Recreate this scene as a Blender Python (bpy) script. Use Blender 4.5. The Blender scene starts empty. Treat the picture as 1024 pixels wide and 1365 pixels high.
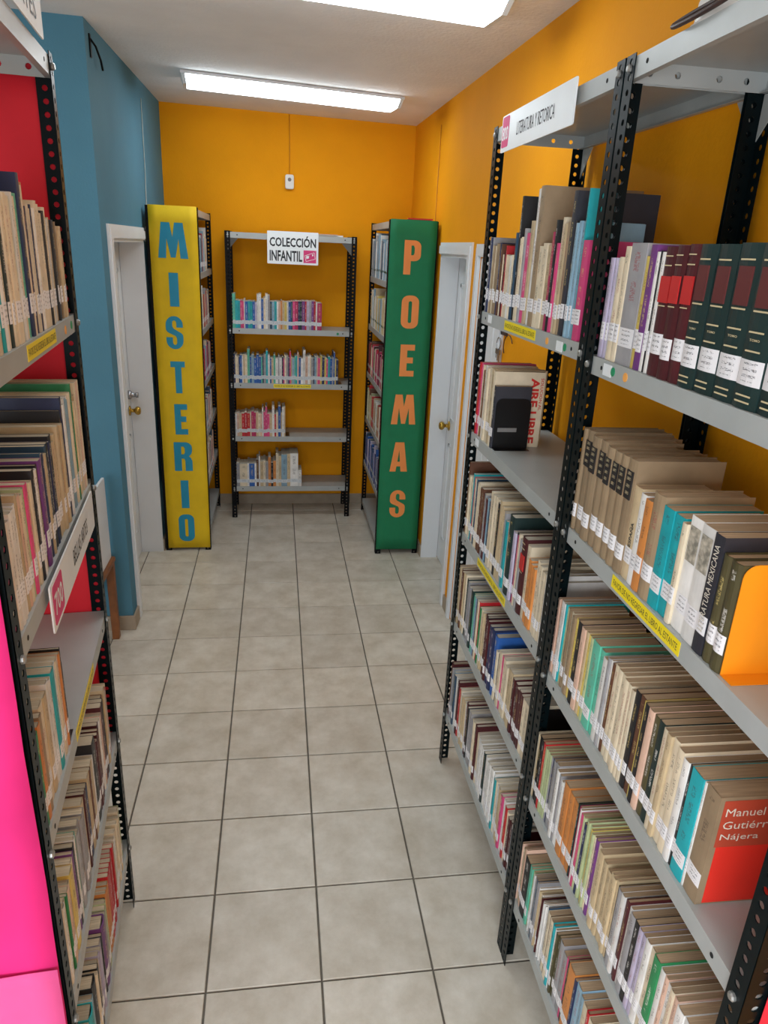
import bpy, math, random
from mathutils import Vector, Matrix
random.seed(7)
sc = bpy.context.scene
COL = sc.collection
R = math.radians

# ------------------------------------------------------------------ camera
YAW, PITCH, ROLL = 0.156402, -0.352076, 0.0488637
CAM = Vector((-0.119485, -1.494060, 2.021838)); FPX = 954.063
def cam_axes():
    cy, sy, cp, sp = math.cos(YAW), math.sin(YAW), math.cos(PITCH), math.sin(PITCH)
    f = Vector((sy*cp, cy*cp, sp)); r = Vector((cy, -sy, 0)); u = r.cross(f)
    return r*math.cos(ROLL)+u*math.sin(ROLL), u*math.cos(ROLL)-r*math.sin(ROLL), f
CR, CU, CF = cam_axes()
cd = bpy.data.cameras.new('camera'); cam = bpy.data.objects.new('camera', cd); COL.objects.link(cam)
cd.sensor_fit = 'HORIZONTAL'; cd.sensor_width = 36.0; cd.lens = FPX/1024*36.0; cd.clip_start = 0.02
cam.matrix_world = Matrix(((CR.x, CU.x, -CF.x, CAM.x), (CR.y, CU.y, -CF.y, CAM.y), (CR.z, CU.z, -CF.z, CAM.z), (0, 0, 0, 1)))
sc.camera = cam
def px(P):
    d = Vector(P)-CAM; z = d.dot(CF)
    if z < 0.02: return None
    return 512+FPX*d.dot(CR)/z, 682.5-FPX*d.dot(CU)/z

# ------------------------------------------------------------------ world, daylight, exposure
w = bpy.data.worlds.new('sky'); sc.world = w; w.use_nodes = True
w.node_tree.nodes['Background'].inputs[0].default_value = (0.75, 0.87, 1.0, 1)
w.node_tree.nodes['Background'].inputs[1].default_value = 1.0
def area(name, loc, rot, sx, sy, power, col):
    l = bpy.data.lights.new(name, 'AREA'); l.shape = 'RECTANGLE'; l.size = sx; l.size_y = sy; l.energy = power; l.color = col
    o = bpy.data.objects.new(name, l); COL.objects.link(o); o.location = loc; o.rotation_euler = rot; return o
# daylight coming in through the wide window in the wall behind the camera
area('window_daylight', (-0.95, -2.93, 1.35), (R(90), 0, 0), 2.2, 1.5, 62, (0.86, 0.93, 1.0))
TUBE = 10.5
vs = sc.view_settings
vs.view_transform = 'Standard'; vs.look = 'None'; vs.gamma = 1.0; vs.use_curve_mapping = False; vs.exposure = 0.3

# ------------------------------------------------------------------ helpers
def lin(c):
    c = c/255.0
    return c/12.92 if c <= 0.04045 else ((c+0.055)/1.055)**2.4
def rgb(c): return (lin(c[0]), lin(c[1]), lin(c[2]), 1.0)
def base_mat(name):
    m = bpy.data.materials.new(name); m.use_nodes = True
    return m, m.node_tree, m.node_tree.nodes['Principled BSDF']
def mat(name, c, rough=0.6, metal=0.0, var=0.06, scale=8.0, bump=0.0, bscale=120.0, spec=0.5, c2=None):
    """object-space noise tint over a base colour, optional fine relief"""
    m, nt, b = base_mat(name); N = nt.nodes; L = nt.links
    b.inputs['Roughness'].default_value = rough; b.inputs['Metallic'].default_value = metal
    b.inputs['Specular IOR Level'].default_value = spec
    tc = N.new('ShaderNodeTexCoord')
    n = N.new('ShaderNodeTexNoise'); n.inputs['Scale'].default_value = scale; n.inputs['Detail'].default_value = 4
    L.new(tc.outputs['Object'], n.inputs['Vector'])
    r = N.new('ShaderNodeMix'); r.data_type = 'RGBA'
    a = rgb(c); d = rgb(c2) if c2 else tuple(v*(1-var*2) for v in a[:3])+(1,)
    r.inputs[6].default_value = a; r.inputs[7].default_value = d
    mr = N.new('ShaderNodeMapRange'); mr.inputs[1].default_value = 0.35; mr.inputs[2].default_value = 0.7
    L.new(n.outputs['Fac'], mr.inputs[0]); L.new(mr.outputs[0], r.inputs[0]); L.new(r.outputs[2], b.inputs['Base Color'])
    if bump:
        n2 = N.new('ShaderNodeTexNoise'); n2.inputs['Scale'].default_value = bscale; n2.inputs['Detail'].default_value = 3
        L.new(tc.outputs['Object'], n2.inputs['Vector'])
        bp = N.new('ShaderNodeBump'); bp.inputs['Strength'].default_value = bump; bp.inputs['Distance'].default_value = 0.004
        L.new(n2.outputs['Fac'], bp.inputs['Height']); L.new(bp.outputs[0], b.inputs['Normal'])
    return m
def emit(name, c, s):
    m, nt, b = base_mat(name)
    b.inputs['Base Color'].default_value = (0.9, 0.9, 0.9, 1); b.inputs['Emission Color'].default_value = c
    b.inputs['Emission Strength'].default_value = s
    return m

M = {}
M['orange'] = mat('orange_paint', (242, 160, 14), 0.75, var=0.04, scale=2.5, bump=0.25, bscale=90, spec=0.15)
M['blue'] = mat('blue_paint', (82, 132, 154), 0.75, var=0.05, scale=3, bump=0.25, bscale=90, spec=0.2)
M['ceil'] = mat('ceiling_plaster', (240, 239, 238), 0.9, var=0.03, scale=5, bump=0.7, bscale=60)
M['white'] = mat('white_gloss_paint', (226, 229, 232), 0.4, var=0.03, scale=4)
M['offwhite'] = mat('plain_wall_paint', (214, 208, 196), 0.7, var=0.03, scale=3)
M['grout'] = mat('grout', (112, 106, 96), 0.9, var=0.1, scale=30)
M['skirt'] = mat('skirting_tile', (165, 150, 130), 0.5, var=0.08, scale=12)
M['post'] = mat('dark_green_black_enamel', (6, 18, 21), 0.36, var=0.1, scale=25, spec=0.12)
M['postblack'] = mat('black_enamel', (8, 8, 10), 0.5, var=0.1, scale=25, spec=0.15)
M['shelf'] = mat('grey_enamel_steel', (168, 172, 170), 0.38, var=0.05, scale=10, spec=0.6)
M['bolt'] = mat('zinc_bolt', (175, 176, 172), 0.3, metal=0.7, var=0.1, scale=60)
M['hole'] = mat('dark_hole', (18, 18, 18), 0.9)
M['pink'] = mat('pink_crepe_paper', (220, 44, 124), 0.8, var=0.12, scale=3, bump=1.0, bscale=7, spec=0.2)
M['pinkpale'] = mat('pale_pink_paper', (228, 92, 156), 0.8, var=0.1, scale=4, bump=1.0, bscale=7, spec=0.2)
M['red'] = mat('red_crepe_paper', (212, 22, 44), 0.75, var=0.05, scale=5, bump=0.3, bscale=16)
M['yellow'] = mat('yellow_crepe_paper', (226, 188, 4), 0.75, var=0.05, scale=9, bump=0.3, bscale=22)
M['green'] = mat('green_crepe_paper', (14, 122, 78), 0.75, var=0.06, scale=9, bump=0.3, bscale=22)
M['letter_blue'] = mat('blue_letter_card', (14, 138, 172), 0.6, var=0.04)
M['letter_orange'] = mat('orange_letter_card', (244, 146, 72), 0.6, var=0.04)
M['sign'] = mat('white_plastic_sign', (232, 236, 238), 0.35, var=0.02)
M['signtext'] = mat('dark_print', (38, 42, 48), 0.6)
M['signpink'] = mat('magenta_print', (214, 48, 116), 0.5)
M['notice'] = mat('yellow_notice_tape', (240, 216, 24), 0.45, var=0.03)
M['brass'] = mat('brass', (196, 158, 70), 0.25, metal=0.9, var=0.1, scale=40)
M['chrome'] = mat('satin_chrome', (180, 180, 184), 0.25, metal=0.9, var=0.1, scale=40)
M['wood'] = mat('varnished_wood', (140, 86, 44), 0.45, var=0.2, scale=14)
M['blackmetal'] = mat('black_bookend_steel', (16, 16, 18), 0.3, var=0.1, scale=20)
M['orangemetal'] = mat('orange_bookend_steel', (238, 146, 24), 0.4, var=0.05)
M['cable'] = mat('grey_cable', (196, 196, 186), 0.5)
M['darkcable'] = mat('brown_cord', (62, 44, 40), 0.5)
M['plastic'] = mat('white_plastic', (226, 224, 220), 0.4, var=0.03)
M['greendot'] = mat('green_dot_sticker', (24, 140, 92), 0.5)
M['orangedot'] = mat('orange_dot_sticker', (244, 170, 84), 0.5)
M['bluetag'] = mat('blue_plastic_tag', (36, 66, 168), 0.4)
M['tube'] = emit('lit_diffuser', (0.86, 0.95, 1.0, 1), TUBE)
M['glass'] = mat('window_glass_frame', (235, 238, 240), 0.4)
M['clearplastic'] = mat('lamp_endcap_plastic', (222, 232, 236), 0.3)

def tile_mat():
    m, nt, b = base_mat('ceramic_floor_tile'); N = nt.nodes; L = nt.links
    b.inputs['Roughness'].default_value = 0.33
    geo = N.new('ShaderNodeNewGeometry'); oi = N.new('ShaderNodeObjectInfo')
    n = N.new('ShaderNodeTexNoise'); n.inputs['Scale'].default_value = 7; n.inputs['Detail'].default_value = 6; n.inputs['Roughness'].default_value = 0.65
    L.new(geo.outputs['Position'], n.inputs['Vector'])
    cr = N.new('ShaderNodeValToRGB'); L.new(n.outputs['Fac'], cr.inputs[0])
    cr.color_ramp.elements[0].position = 0.3; cr.color_ramp.elements[0].color = rgb((188, 178, 160))
    cr.color_ramp.elements[1].position = 0.72; cr.color_ramp.elements[1].color = rgb((222, 216, 204))
    hs = N.new('ShaderNodeHueSaturation'); L.new(cr.outputs[0], hs.inputs['Color'])
    mr = N.new('ShaderNodeMapRange'); mr.inputs[3].default_value = 0.93; mr.inputs[4].default_value = 1.05
    L.new(oi.outputs['Random'], mr.inputs[0]); L.new(mr.outputs[0], hs.inputs['Value'])
    L.new(hs.outputs[0], b.inputs['Base Color'])
    bp = N.new('ShaderNodeBump'); bp.inputs['Strength'].default_value = 0.08; bp.inputs['Distance'].default_value = 0.004
    L.new(n.outputs['Fac'], bp.inputs['Height']); L.new(bp.outputs[0], b.inputs['Normal'])
    return m
M['tile'] = tile_mat()

def glyphs(nt, uv, su, sv, seed=None):
    """blotchy print: noise threshold over UV"""
    N = nt.nodes; L = nt.links
    mp = N.new('ShaderNodeMapping'); mp.inputs['Scale'].default_value = (su, sv, 1); L.new(uv, mp.inputs['Vector'])
    n = N.new('ShaderNodeTexNoise'); n.noise_dimensions = '4D' if seed else '3D'; n.inputs['Scale'].default_value = 1.0; n.inputs['Detail'].default_value = 1
    L.new(mp.outputs[0], n.inputs['Vector'])
    if seed: L.new(seed, n.inputs['W'])
    g = N.new('ShaderNodeMath'); g.operation = 'GREATER_THAN'; g.inputs[1].default_value = 0.5; L.new(n.outputs['Fac'], g.inputs[0])
    return g.outputs[0]
def band(nt, sock, lo, hi):
    N = nt.nodes; L = nt.links
    a = N.new('ShaderNodeMath'); a.operation = 'GREATER_THAN'; a.inputs[1].default_value = lo; L.new(sock, a.inputs[0])
    b = N.new('ShaderNodeMath'); b.operation = 'LESS_THAN'; b.inputs[1].default_value = hi; L.new(sock, b.inputs[0])
    c = N.new('ShaderNodeMath'); c.operation = 'MULTIPLY'; L.new(a.outputs[0], c.inputs[0]); L.new(b.outputs[0], c.inputs[1])
    return c.outputs[0]
def mul(nt, a, b):
    c = nt.nodes.new('ShaderNodeMath'); c.operation = 'MULTIPLY'
    nt.links.new(a, c.inputs[0])
    if isinstance(b, float): c.inputs[1].default_value = b
    else: nt.links.new(b, c.inputs[1])
    return c.outputs[0]
def cover_mat():
    m, nt, b = base_mat('book_cover'); N = nt.nodes; L = nt.links
    b.inputs['Roughness'].default_value = 0.5
    col = N.new('ShaderNodeVertexColor'); col.layer_name = 'Col'
    ink = N.new('ShaderNodeVertexColor'); ink.layer_name = 'Ink'
    uv = N.new('ShaderNodeUVMap'); uv.uv_map = 'UV'
    sp = N.new('ShaderNodeSeparateXYZ'); L.new(uv.outputs[0], sp.inputs[0])
    seed = mul(nt, ink.outputs['Alpha'], 97.0)
    t = mul(nt, mul(nt, band(nt, sp.outputs[0], 0.33, 0.67), band(nt, sp.outputs[1], 0.36, 0.93)), glyphs(nt, uv.outputs[0], 5.5, 95, seed))
    # title breaks along the spine
    mp = N.new('ShaderNodeMapping'); mp.inputs['Scale'].default_value = (0.01, 7, 1); L.new(uv.outputs[0], mp.inputs['Vector'])
    n = N.new('ShaderNodeTexNoise'); n.noise_dimensions = '4D'; n.inputs['Scale'].default_value = 1; n.inputs['Detail'].default_value = 0
    L.new(mp.outputs[0], n.inputs['Vector']); L.new(seed, n.inputs['W'])
    g = N.new('ShaderNodeMath'); g.operation = 'GREATER_THAN'; g.inputs[1].default_value = 0.47; L.new(n.outputs['Fac'], g.inputs[0])
    t = mul(nt, mul(nt, t, g.outputs[0]), 0.5)
    # gentle wear
    geo = N.new('ShaderNodeNewGeometry'); n3 = N.new('ShaderNodeTexNoise'); n3.inputs['Scale'].default_value = 22; n3.inputs['Detail'].default_value = 4
    L.new(geo.outputs['Position'], n3.inputs['Vector'])
    hs = N.new('ShaderNodeHueSaturation'); L.new(col.outputs['Color'], hs.inputs['Color'])
    mr = N.new('ShaderNodeMapRange'); mr.inputs[1].default_value = 0.3; mr.inputs[2].default_value = 0.7; mr.inputs[3].default_value = 0.86; mr.inputs[4].default_value = 1.08
    L.new(n3.outputs['Fac'], mr.inputs[0]); L.new(mr.outputs[0], hs.inputs['Value'])
    mx = N.new('ShaderNodeMix'); mx.data_type = 'RGBA'; L.new(t, mx.inputs[0]); L.new(hs.outputs[0], mx.inputs[6]); L.new(ink.outputs['Color'], mx.inputs[7])
    L.new(mx.outputs[2], b.inputs['Base Color'])
    return m
def page_mat():
    m, nt, b = base_mat('book_pages'); N = nt.nodes; L = nt.links
    b.inputs['Roughness'].default_value = 0.9
    col = N.new('ShaderNodeVertexColor'); col.layer_name = 'Col'
    uv = N.new('ShaderNodeUVMap'); uv.uv_map = 'UV'      # u = leaf direction in metres
    mp = N.new('ShaderNodeMapping'); mp.inputs['Scale'].default_value = (900, 12, 1); L.new(uv.outputs[0], mp.inputs['Vector'])
    n = N.new('ShaderNodeTexNoise'); n.inputs['Scale'].default_value = 1.0; n.inputs['Detail'].default_value = 2; L.new(mp.outputs[0], n.inputs['Vector'])
    hs = N.new('ShaderNodeHueSaturation'); L.new(col.outputs['Color'], hs.inputs['Color'])
    mr = N.new('ShaderNodeMapRange'); mr.inputs[1].default_value = 0.25; mr.inputs[2].default_value = 0.75; mr.inputs[3].default_value = 0.62; mr.inputs[4].default_value = 1.15
    L.new(n.outputs['Fac'], mr.inputs[0]); L.new(mr.outputs[0], hs.inputs['Value']); L.new(hs.outputs[0], b.inputs['Base Color'])
    return m
def tag_mat():
    m, nt, b = base_mat('spine_tag_paper'); N = nt.nodes; L = nt.links
    b.inputs['Roughness'].default_value = 0.35
    col = N.new('ShaderNodeVertexColor'); col.layer_name = 'Col'
    ink = N.new('ShaderNodeVertexColor'); ink.layer_name = 'Ink'
    uv = N.new('ShaderNodeUVMap'); uv.uv_map = 'UV'
    sp = N.new('ShaderNodeSeparateXYZ'); L.new(uv.outputs[0], sp.inputs[0])
    fr = N.new('ShaderNodeMath'); fr.operation = 'FRACT'; L.new(mul(nt, sp.outputs[1], 4.0), fr.inputs[0])
    t = mul(nt, mul(nt, band(nt, sp.outputs[0], 0.22, 0.8), band(nt, sp.outputs[1], 0.15, 0.9)), band(nt, fr.outputs[0], 0.3, 0.72))
    t = mul(nt, mul(nt, t, glyphs(nt, uv.outputs[0], 11, 30, mul(nt, ink.outputs['Alpha'], 97.0))), 0.75)
    mx = N.new('ShaderNodeMix'); mx.data_type = 'RGBA'; L.new(t, mx.inputs[0]); L.new(col.outputs['Color'], mx.inputs[6]); L.new(ink.outputs['Color'], mx.inputs[7])
    L.new(mx.outputs[2], b.inputs['Base Color'])
    return m
M['cover'] = cover_mat(); M['pages'] = page_mat(); M['tag'] = tag_mat()

class MB:
    """collects shapes into one mesh; faces carry material slot, colour, ink and uv"""
    def __init__(s): s.v = []; s.f = []; s.m = []; s.c = []; s.k = []; s.u = []
    def face(s, idx, mi=0, c=(1, 1, 1, 1), k=(0, 0, 0, 0), uv=None):
        s.f.append(tuple(idx)); s.m.append(mi); s.c.append(c); s.k.append(k); s.u.append(uv or [(-1, -1)]*len(idx))
    def box(s, a, b, mi=0, **kw):
        x0, y0, z0 = a; x1, y1, z1 = b; n = len(s.v)
        s.v += [(x0, y0, z0), (x1, y0, z0), (x1, y1, z0), (x0, y1, z0), (x0, y0, z1), (x1, y0, z1), (x1, y1, z1), (x0, y1, z1)]
        for q in ((0, 3, 2, 1), (4, 5, 6, 7), (0, 1, 5, 4), (1, 2, 6, 5), (2, 3, 7, 6), (3, 0, 4, 7)):
            s.face([n+i for i in q], mi, **kw)
    def hexa(s, pts, mi=0):
        n = len(s.v); s.v += [tuple(p) for p in pts]
        for q in ((0, 3, 2, 1), (4, 5, 6, 7), (0, 1, 5, 4), (1, 2, 6, 5), (2, 3, 7, 6), (3, 0, 4, 7)):
            s.face([n+i for i in q], mi)
    def prism(s, poly, y0, y1, mi=0):
        """poly in (x, z), extruded along y"""
        n = len(s.v); k = len(poly)
        s.v += [(x, y0, z) for x, z in poly]+[(x, y1, z) for x, z in poly]
        s.face([n+i for i in range(k)], mi); s.face([n+k+i for i in reversed(range(k))], mi)
        for i in range(k):
            j = (i+1) % k; s.face((n+j, n+i, n+k+i, n+k+j), mi)
    def lathe(s, prof, axis='z', o=(0, 0, 0), seg=16, mi=0):
        """prof: (radius, height) pairs around an axis"""
        n = len(s.v)
        for r, h in prof:
            for i in range(seg):
                a = 2*math.pi*i/seg; c, d = r*math.cos(a), r*math.sin(a)
                p = {'z': (c, d, h), 'x': (h, c, d), 'y': (d, h, c)}[axis]
                s.v.append((p[0]+o[0], p[1]+o[1], p[2]+o[2]))
        for j in range(len(prof)-1):
            for i in range(seg):
                k = (i+1) % seg
                s.face((n+j*seg+i, n+j*seg+k, n+(j+1)*seg+k, n+(j+1)*seg+i), mi)
        s.face([n+i for i in reversed(range(seg))], mi); m = n+(len(prof)-1)*seg; s.face([m+i for i in range(seg)], mi)
    def tube(s, pts, r, seg=8, mi=0):
        pts = [Vector(p) for p in pts]; n = len(s.v); up = Vector((0.13, 0.31, 0.94)).normalized()
        for i, p in enumerate(pts):
            t = (pts[min(i+1, len(pts)-1)]-pts[max(i-1, 0)]).normalized()
            a = t.cross(up); a = a.normalized() if a.length > 1e-4 else t.orthogonal().normalized(); b = t.cross(a)
            for k in range(seg):
                g = 2*math.pi*k/seg; s.v.append(tuple(p+a*(r*math.cos(g))+b*(r*math.sin(g))))
        for j in range(len(pts)-1):
            for i in range(seg):
                k = (i+1) % seg; s.face((n+j*seg+i, n+j*seg+k, n+(j+1)*seg+k, n+(j+1)*seg+i), mi)
        s.face([n+i for i in reversed(range(seg))], mi); m = n+(len(pts)-1)*seg; s.face([m+i for i in range(seg)], mi)
    def add(s, verts, faces, mi=0):
        n = len(s.v); s.v += [tuple(v) for v in verts]
        for f in faces: s.face([n+i for i in f], mi)
    def mesh(s, name, mats, smooth=False, attrs=False):
        me = bpy.data.meshes.new(name); me.from_pydata(s.v, [], s.f)
        for m in mats: me.materials.append(M[m])
        me.polygons.foreach_set('material_index', s.m)
        if smooth: me.polygons.foreach_set('use_smooth', [True]*len(s.f))
        if attrs:
            for nm, src in (('Col', s.c), ('Ink', s.k)):
                at = me.color_attributes.new(nm, 'FLOAT_COLOR', 'CORNER'); data = []
                for f, c in zip(s.f, src): data += list(c)*len(f)
                at.data.foreach_set('color', data)
            ul = me.uv_layers.new(name='UV'); data = []
            for u in s.u:
                for p in u: data += [p[0], p[1]]
            ul.data.foreach_set('uv', data)
        me.update(); return me
    def obj(s, name, mats, parent=None, smooth=False, attrs=False, bevel=0):
        if isinstance(mats, str): mats = [mats]
        o = bpy.data.objects.new(name, s.mesh(name, mats, smooth, attrs)); COL.objects.link(o)
        if parent: o.parent = parent
        if bevel:
            b = o.modifiers.new('bevel', 'BEVEL'); b.width = bevel; b.segments = 2; b.limit_method = 'ANGLE'
        return o
def inst(name, me, parent=None, loc=(0, 0, 0), rz=0.0):
    o = bpy.data.objects.new(name, me); COL.objects.link(o); o.parent = parent; o.location = loc; o.rotation_euler = (0, 0, rz); return o
def tag(o, label, cat, group=None):
    o['label'] = label; o['category'] = cat
    if group: o['group'] = group
    return o
def empty(name, loc=(0, 0, 0), rz=0.0):
    o = bpy.data.objects.new(name, None); COL.objects.link(o); o.location = loc; o.rotation_euler = (0, 0, rz); o.empty_display_size = 0.1; return o
def struct(o): o['kind'] = 'structure'; return o

def text_data(s, bold=0.0, extrude=0.0):
    """verts/faces of a line of text, x right, y up, normalised to its box"""
    cu = bpy.data.curves.new('t', 'FONT'); cu.body = s; cu.size = 1; cu.offset = bold; cu.extrude = extrude; cu.resolution_u = 2
    o = bpy.data.objects.new('t', cu); COL.objects.link(o)
    bpy.context.view_layer.update()
    me = bpy.data.meshes.new_from_object(o.evaluated_get(bpy.context.evaluated_depsgraph_get()))
    v = [tuple(p.co) for p in me.vertices]; f = [tuple(p.vertices) for p in me.polygons]
    bpy.data.objects.remove(o); bpy.data.curves.remove(cu); bpy.data.meshes.remove(me)
    x0 = min(p[0] for p in v); x1 = max(p[0] for p in v); y0 = min(p[1] for p in v); y1 = max(p[1] for p in v)
    return [((p[0]-x0)/(x1-x0), (p[1]-y0)/(y1-y0), p[2]) for p in v], f
TC = {}
def text_on(mb, s, x0, z0, x1, z1, y, mi, bold=0.02, vertical=False):
    """print text into the rectangle, facing -y, a hair proud of plane y; vertical reads top to bottom"""
    if (s, bold) not in TC: TC[(s, bold)] = text_data(s, bold)
    v, f = TC[(s, bold)]
    if vertical == 'up': vv = [(x1-(x1-x0)*p[1], y, z0+(z1-z0)*p[0]) for p in v]
    elif vertical: vv = [(x0+(x1-x0)*p[1], y, z1-(z1-z0)*p[0]) for p in v]
    else: vv = [(x0+(x1-x0)*p[0], y, z0+(z1-z0)*p[1]) for p in v]
    mb.add(vv, f, mi)
def fill2d(loops, depth):
    """flat shape from closed loops (holes allowed), given thickness"""
    cu = bpy.data.curves.new('s', 'CURVE'); cu.dimensions = '2D'; cu.fill_mode = 'BOTH'; cu.extrude = depth/2
    for lp in loops:
        sp = cu.splines.new('POLY'); sp.points.add(len(lp)-1); sp.use_cyclic_u = True
        for p, q in zip(sp.points, lp): p.co = (q[0], q[1], 0, 1)
    o = bpy.data.objects.new('s', cu); COL.objects.link(o); bpy.context.view_layer.update()
    me = bpy.data.meshes.new_from_object(o.evaluated_get(bpy.context.evaluated_depsgraph_get()))
    v = [tuple(p.co) for p in me.vertices]; f = [tuple(p.vertices) for p in me.polygons]
    bpy.data.objects.remove(o); bpy.data.curves.remove(cu); bpy.data.meshes.remove(me)
    return v, f

# ------------------------------------------------------------------ the room
XL, XR, YB, T = -0.905, 0.872, 4.17, 0.333
YP = 2.12            # the blue wall turns the corner here
XW, YF = -2.65, -3.0
def zc(x, y): return 2.870-0.018*x+0.012*(y-YB)

mb = MB(); mb.box((XW, YF, -0.12), (XR+0.35, YB, -0.006)); floor = struct(mb.obj('floor', 'grout'))
tm = MB(); h = T/2-0.0032; e = 0.0016
tm.v = [(-h, -h, -0.006), (h, -h, -0.006), (h, h, -0.006), (-h, h, -0.006), (-h, -h, -e), (h, -h, -e), (h, h, -e), (-h, h, -e),
        (-h+e, -h+e, 0), (h-e, -h+e, 0), (h-e, h-e, 0), (-h+e, h-e, 0)]
for a in (0, 4):
    for i in range(4): j = (i+1) % 4; tm.face((a+i, a+j, a+4+j, a+4+i))
tm.face((8, 9, 10, 11)); tme = tm.mesh('tile', ['tile'])
for i in range(-8, 3):
    for j in range(-9, 13):
        x, y = (i+0.5)*T, (j+0.5)*T
        if y > YP+0.17 and x < XL-0.30: continue
        if y+T/2 > YB+0.17: continue
        o = inst('tile', tme, floor, (x, y, 0))
        if i == 2: o.scale.x = 1.0
# floor beyond the laid tiles is out of sight of this aisle

def slope_top(mb, x0, y0, x1, y1, z0, up=0.0, mi=0):
    mb.hexa([(x0, y0, z0), (x1, y0, z0), (x1, y1, z0), (x0, y1, z0), (x0, y0, zc(x0, y0)+up), (x1, y0, zc(x1, y0)+up), (x1, y1, zc(x1, y1)+up), (x0, y1, zc(x0, y1)+up)], mi)
mb = MB(); cx = [(XW-0.2, YF-0.2), (XR+0.4, YF-0.2), (XR+0.4, YB+0.2), (XW-0.2, YB+0.2)]
mb.hexa([(x, y, zc(x, y)) for x, y in cx]+[(x, y, zc(x, y)+0.15) for x, y in cx]); struct(mb.obj('ceiling', 'ceil'))
mb = MB(); slope_top(mb, XL-0.25, YB, XR+0.25, YB+0.15, -0.12); struct(mb.obj('wall_back', 'orange'))
DT = 2.005   # door opening height
# right wall, with a recessed doorway and a flush white closet door
D1A, D1B, D2A, D2B = 2.355, 3.035, 1.70, 2.135
mb = MB()
slope_top(mb, XR, YF, XR+0.2, D2A, -0.12); slope_top(mb, XR, D2A, XR+0.2, D2B, DT); slope_top(mb, XR, D2B, XR+0.2, D1A, -0.12)
slope_top(mb, XR, D1A, XR+0.2, D1B, DT); slope_top(mb, XR, D1B, XR+0.2, YB, -0.12)
struct(mb.obj('wall_right', 'orange'))
# left blue wall: returns towards the left at YP, recessed doorway beyond
L1A, L1B = 2.305, 3.20
mb = MB()
slope_top(mb, XW, YP, XL-0.15, YP+0.12, -0.12)
slope_top(mb, XL-0.15, YP, XL, L1A, -0.12); slope_top(mb, XL-0.15, L1A, XL, L1B, DT); slope_top(mb, XL-0.15, L1B, XL, YB, -0.12)
struct(mb.obj('wall_left', 'blue'))
mb = MB(); slope_top(mb, XW-0.15, YF, XW, YP+0.12, -0.12); struct(mb.obj('wall_far_left', 'offwhite'))
mb = MB()
wx0, wx1, wz0, wz1 = -2.1, 0.2, 0.55, 2.15
slope_top(mb, XW-0.15, YF-0.15, wx0, YF, -0.12); slope_top(mb, wx1, YF-0.15, XR+0.35, YF, -0.12)
mb.box((wx0, YF-0.15, -0.12), (wx1, YF, wz0)); slope_top(mb, wx0, YF-0.15, wx1, YF, wz1)
struct(mb.obj('wall_front', 'offwhite'))
win = struct(empty('window_1', ((wx0+wx1)/2, YF, wz0)))
hw = (wx1-wx0)/2
mb = MB(); hh = wz1-wz0
mb.box((-hw, -0.12, 0), (-hw+0.05, -0.06, hh)); mb.box((hw-0.05, -0.12, 0), (hw, -0.06, hh)); mb.box((-hw, -0.12, 0), (hw, -0.06, 0.05)); mb.box((-hw, -0.12, hh-0.05), (hw, -0.06, hh)); mb.box((-0.025, -0.12, 0), (0.025, -0.06, hh))
mb.obj('window_frame', 'white', win)

# doors
def casing(name, x, sgn, ya, yb, z, wdt=0.068, far=True, near=True):
    """stepped white trim around an opening on the wall plane x; sgn = direction into the room"""
    mb = MB()
    for k, (o, d) in enumerate(((0.0, 0.010), (0.018, 0.016))):
        xa, xb = min(x, x+sgn*d), max(x, x+sgn*d); g = 0.006*k; top = z+wdt-o
        if near: mb.box((xa, ya-wdt+o, 0.001*k), (xb, ya-g, top))
        if far: mb.box((xa, yb+g, 0.001*k), (xb, yb+wdt-o, top))
        mb.box((xa, ya-g, z+g), (xb, yb+g, top))
    return struct(mb.obj(name, 'white'))
casing('trim_1', XL, 1, L1A, L1B, DT, far=False)
casing('trim_2', XR, -1, D1A, D1B, DT, far=False)
casing('trim_3', XR, -1, D2A, D2B, DT, wdt=0.06)
def door(name, x, sgn, ya, yb, z, hardware):
    root = struct(empty(name, (x, (ya+yb)/2, 0)))
    w2 = (yb-ya)/2-0.004
    mb = MB(); mb.box((-0.02-sgn*0.02, -w2, 0.008), (0.02-sgn*0.02, w2, z-0.004))
    mb.obj('door_leaf', 'white', root)
    # moulded panel frames
    for z0, z1 in ((0.18, 0.85), (1.0, z-0.16)):
        for y0, y1 in ((-w2+0.1, -0.05), (0.05, w2-0.1)):
            p = MB(); f0, f1 = (0.0, 0.006) if sgn > 0 else (-0.006, 0.0); b = 0.02
            p.box((f0, y0, z0), (f1, y1, z0+b)); p.box((f0, y0, z1-b), (f1, y1, z1)); p.box((f0, y0, z0), (f1, y0+b, z1)); p.box((f0, y1-b, z0), (f1, y1, z1))
            p.obj('panel_moulding', 'white', root)
    for kind, yy, zz, mt in hardware:
        p = MB()
        if kind == 'knob': prof = [(0.031, 0), (0.031, 0.006), (0.012, 0.010), (0.011, 0.030), (0.020, 0.036), (0.027, 0.046), (0.027, 0.056), (0.020, 0.066), (0.008, 0.069)]
        else: prof = [(0.028, 0), (0.028, 0.014), (0.022, 0.020), (0.014, 0.022), (0.014, 0.045), (0.017, 0.047), (0.017, 0.060)]
        p.lathe([(r, sgn*hh) for r, hh in prof], 'x', (0, yy, zz), 18)
        p.obj('door_knob' if kind == 'knob' else 'door_lock', mt, root, smooth=True)
    # jamb lining on the sides of the recess
    return root
dl = door('door_1', -1.045, 1, L1A, L1B, DT, [('knob', 0.39, 0.99, 'brass'), ('lock', 0.39, 1.09, 'chrome')])
dr = door('door_2', 0.985, -1, D1A, D1B, DT, [('knob', 0.27, 0.96, 'brass')])
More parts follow.
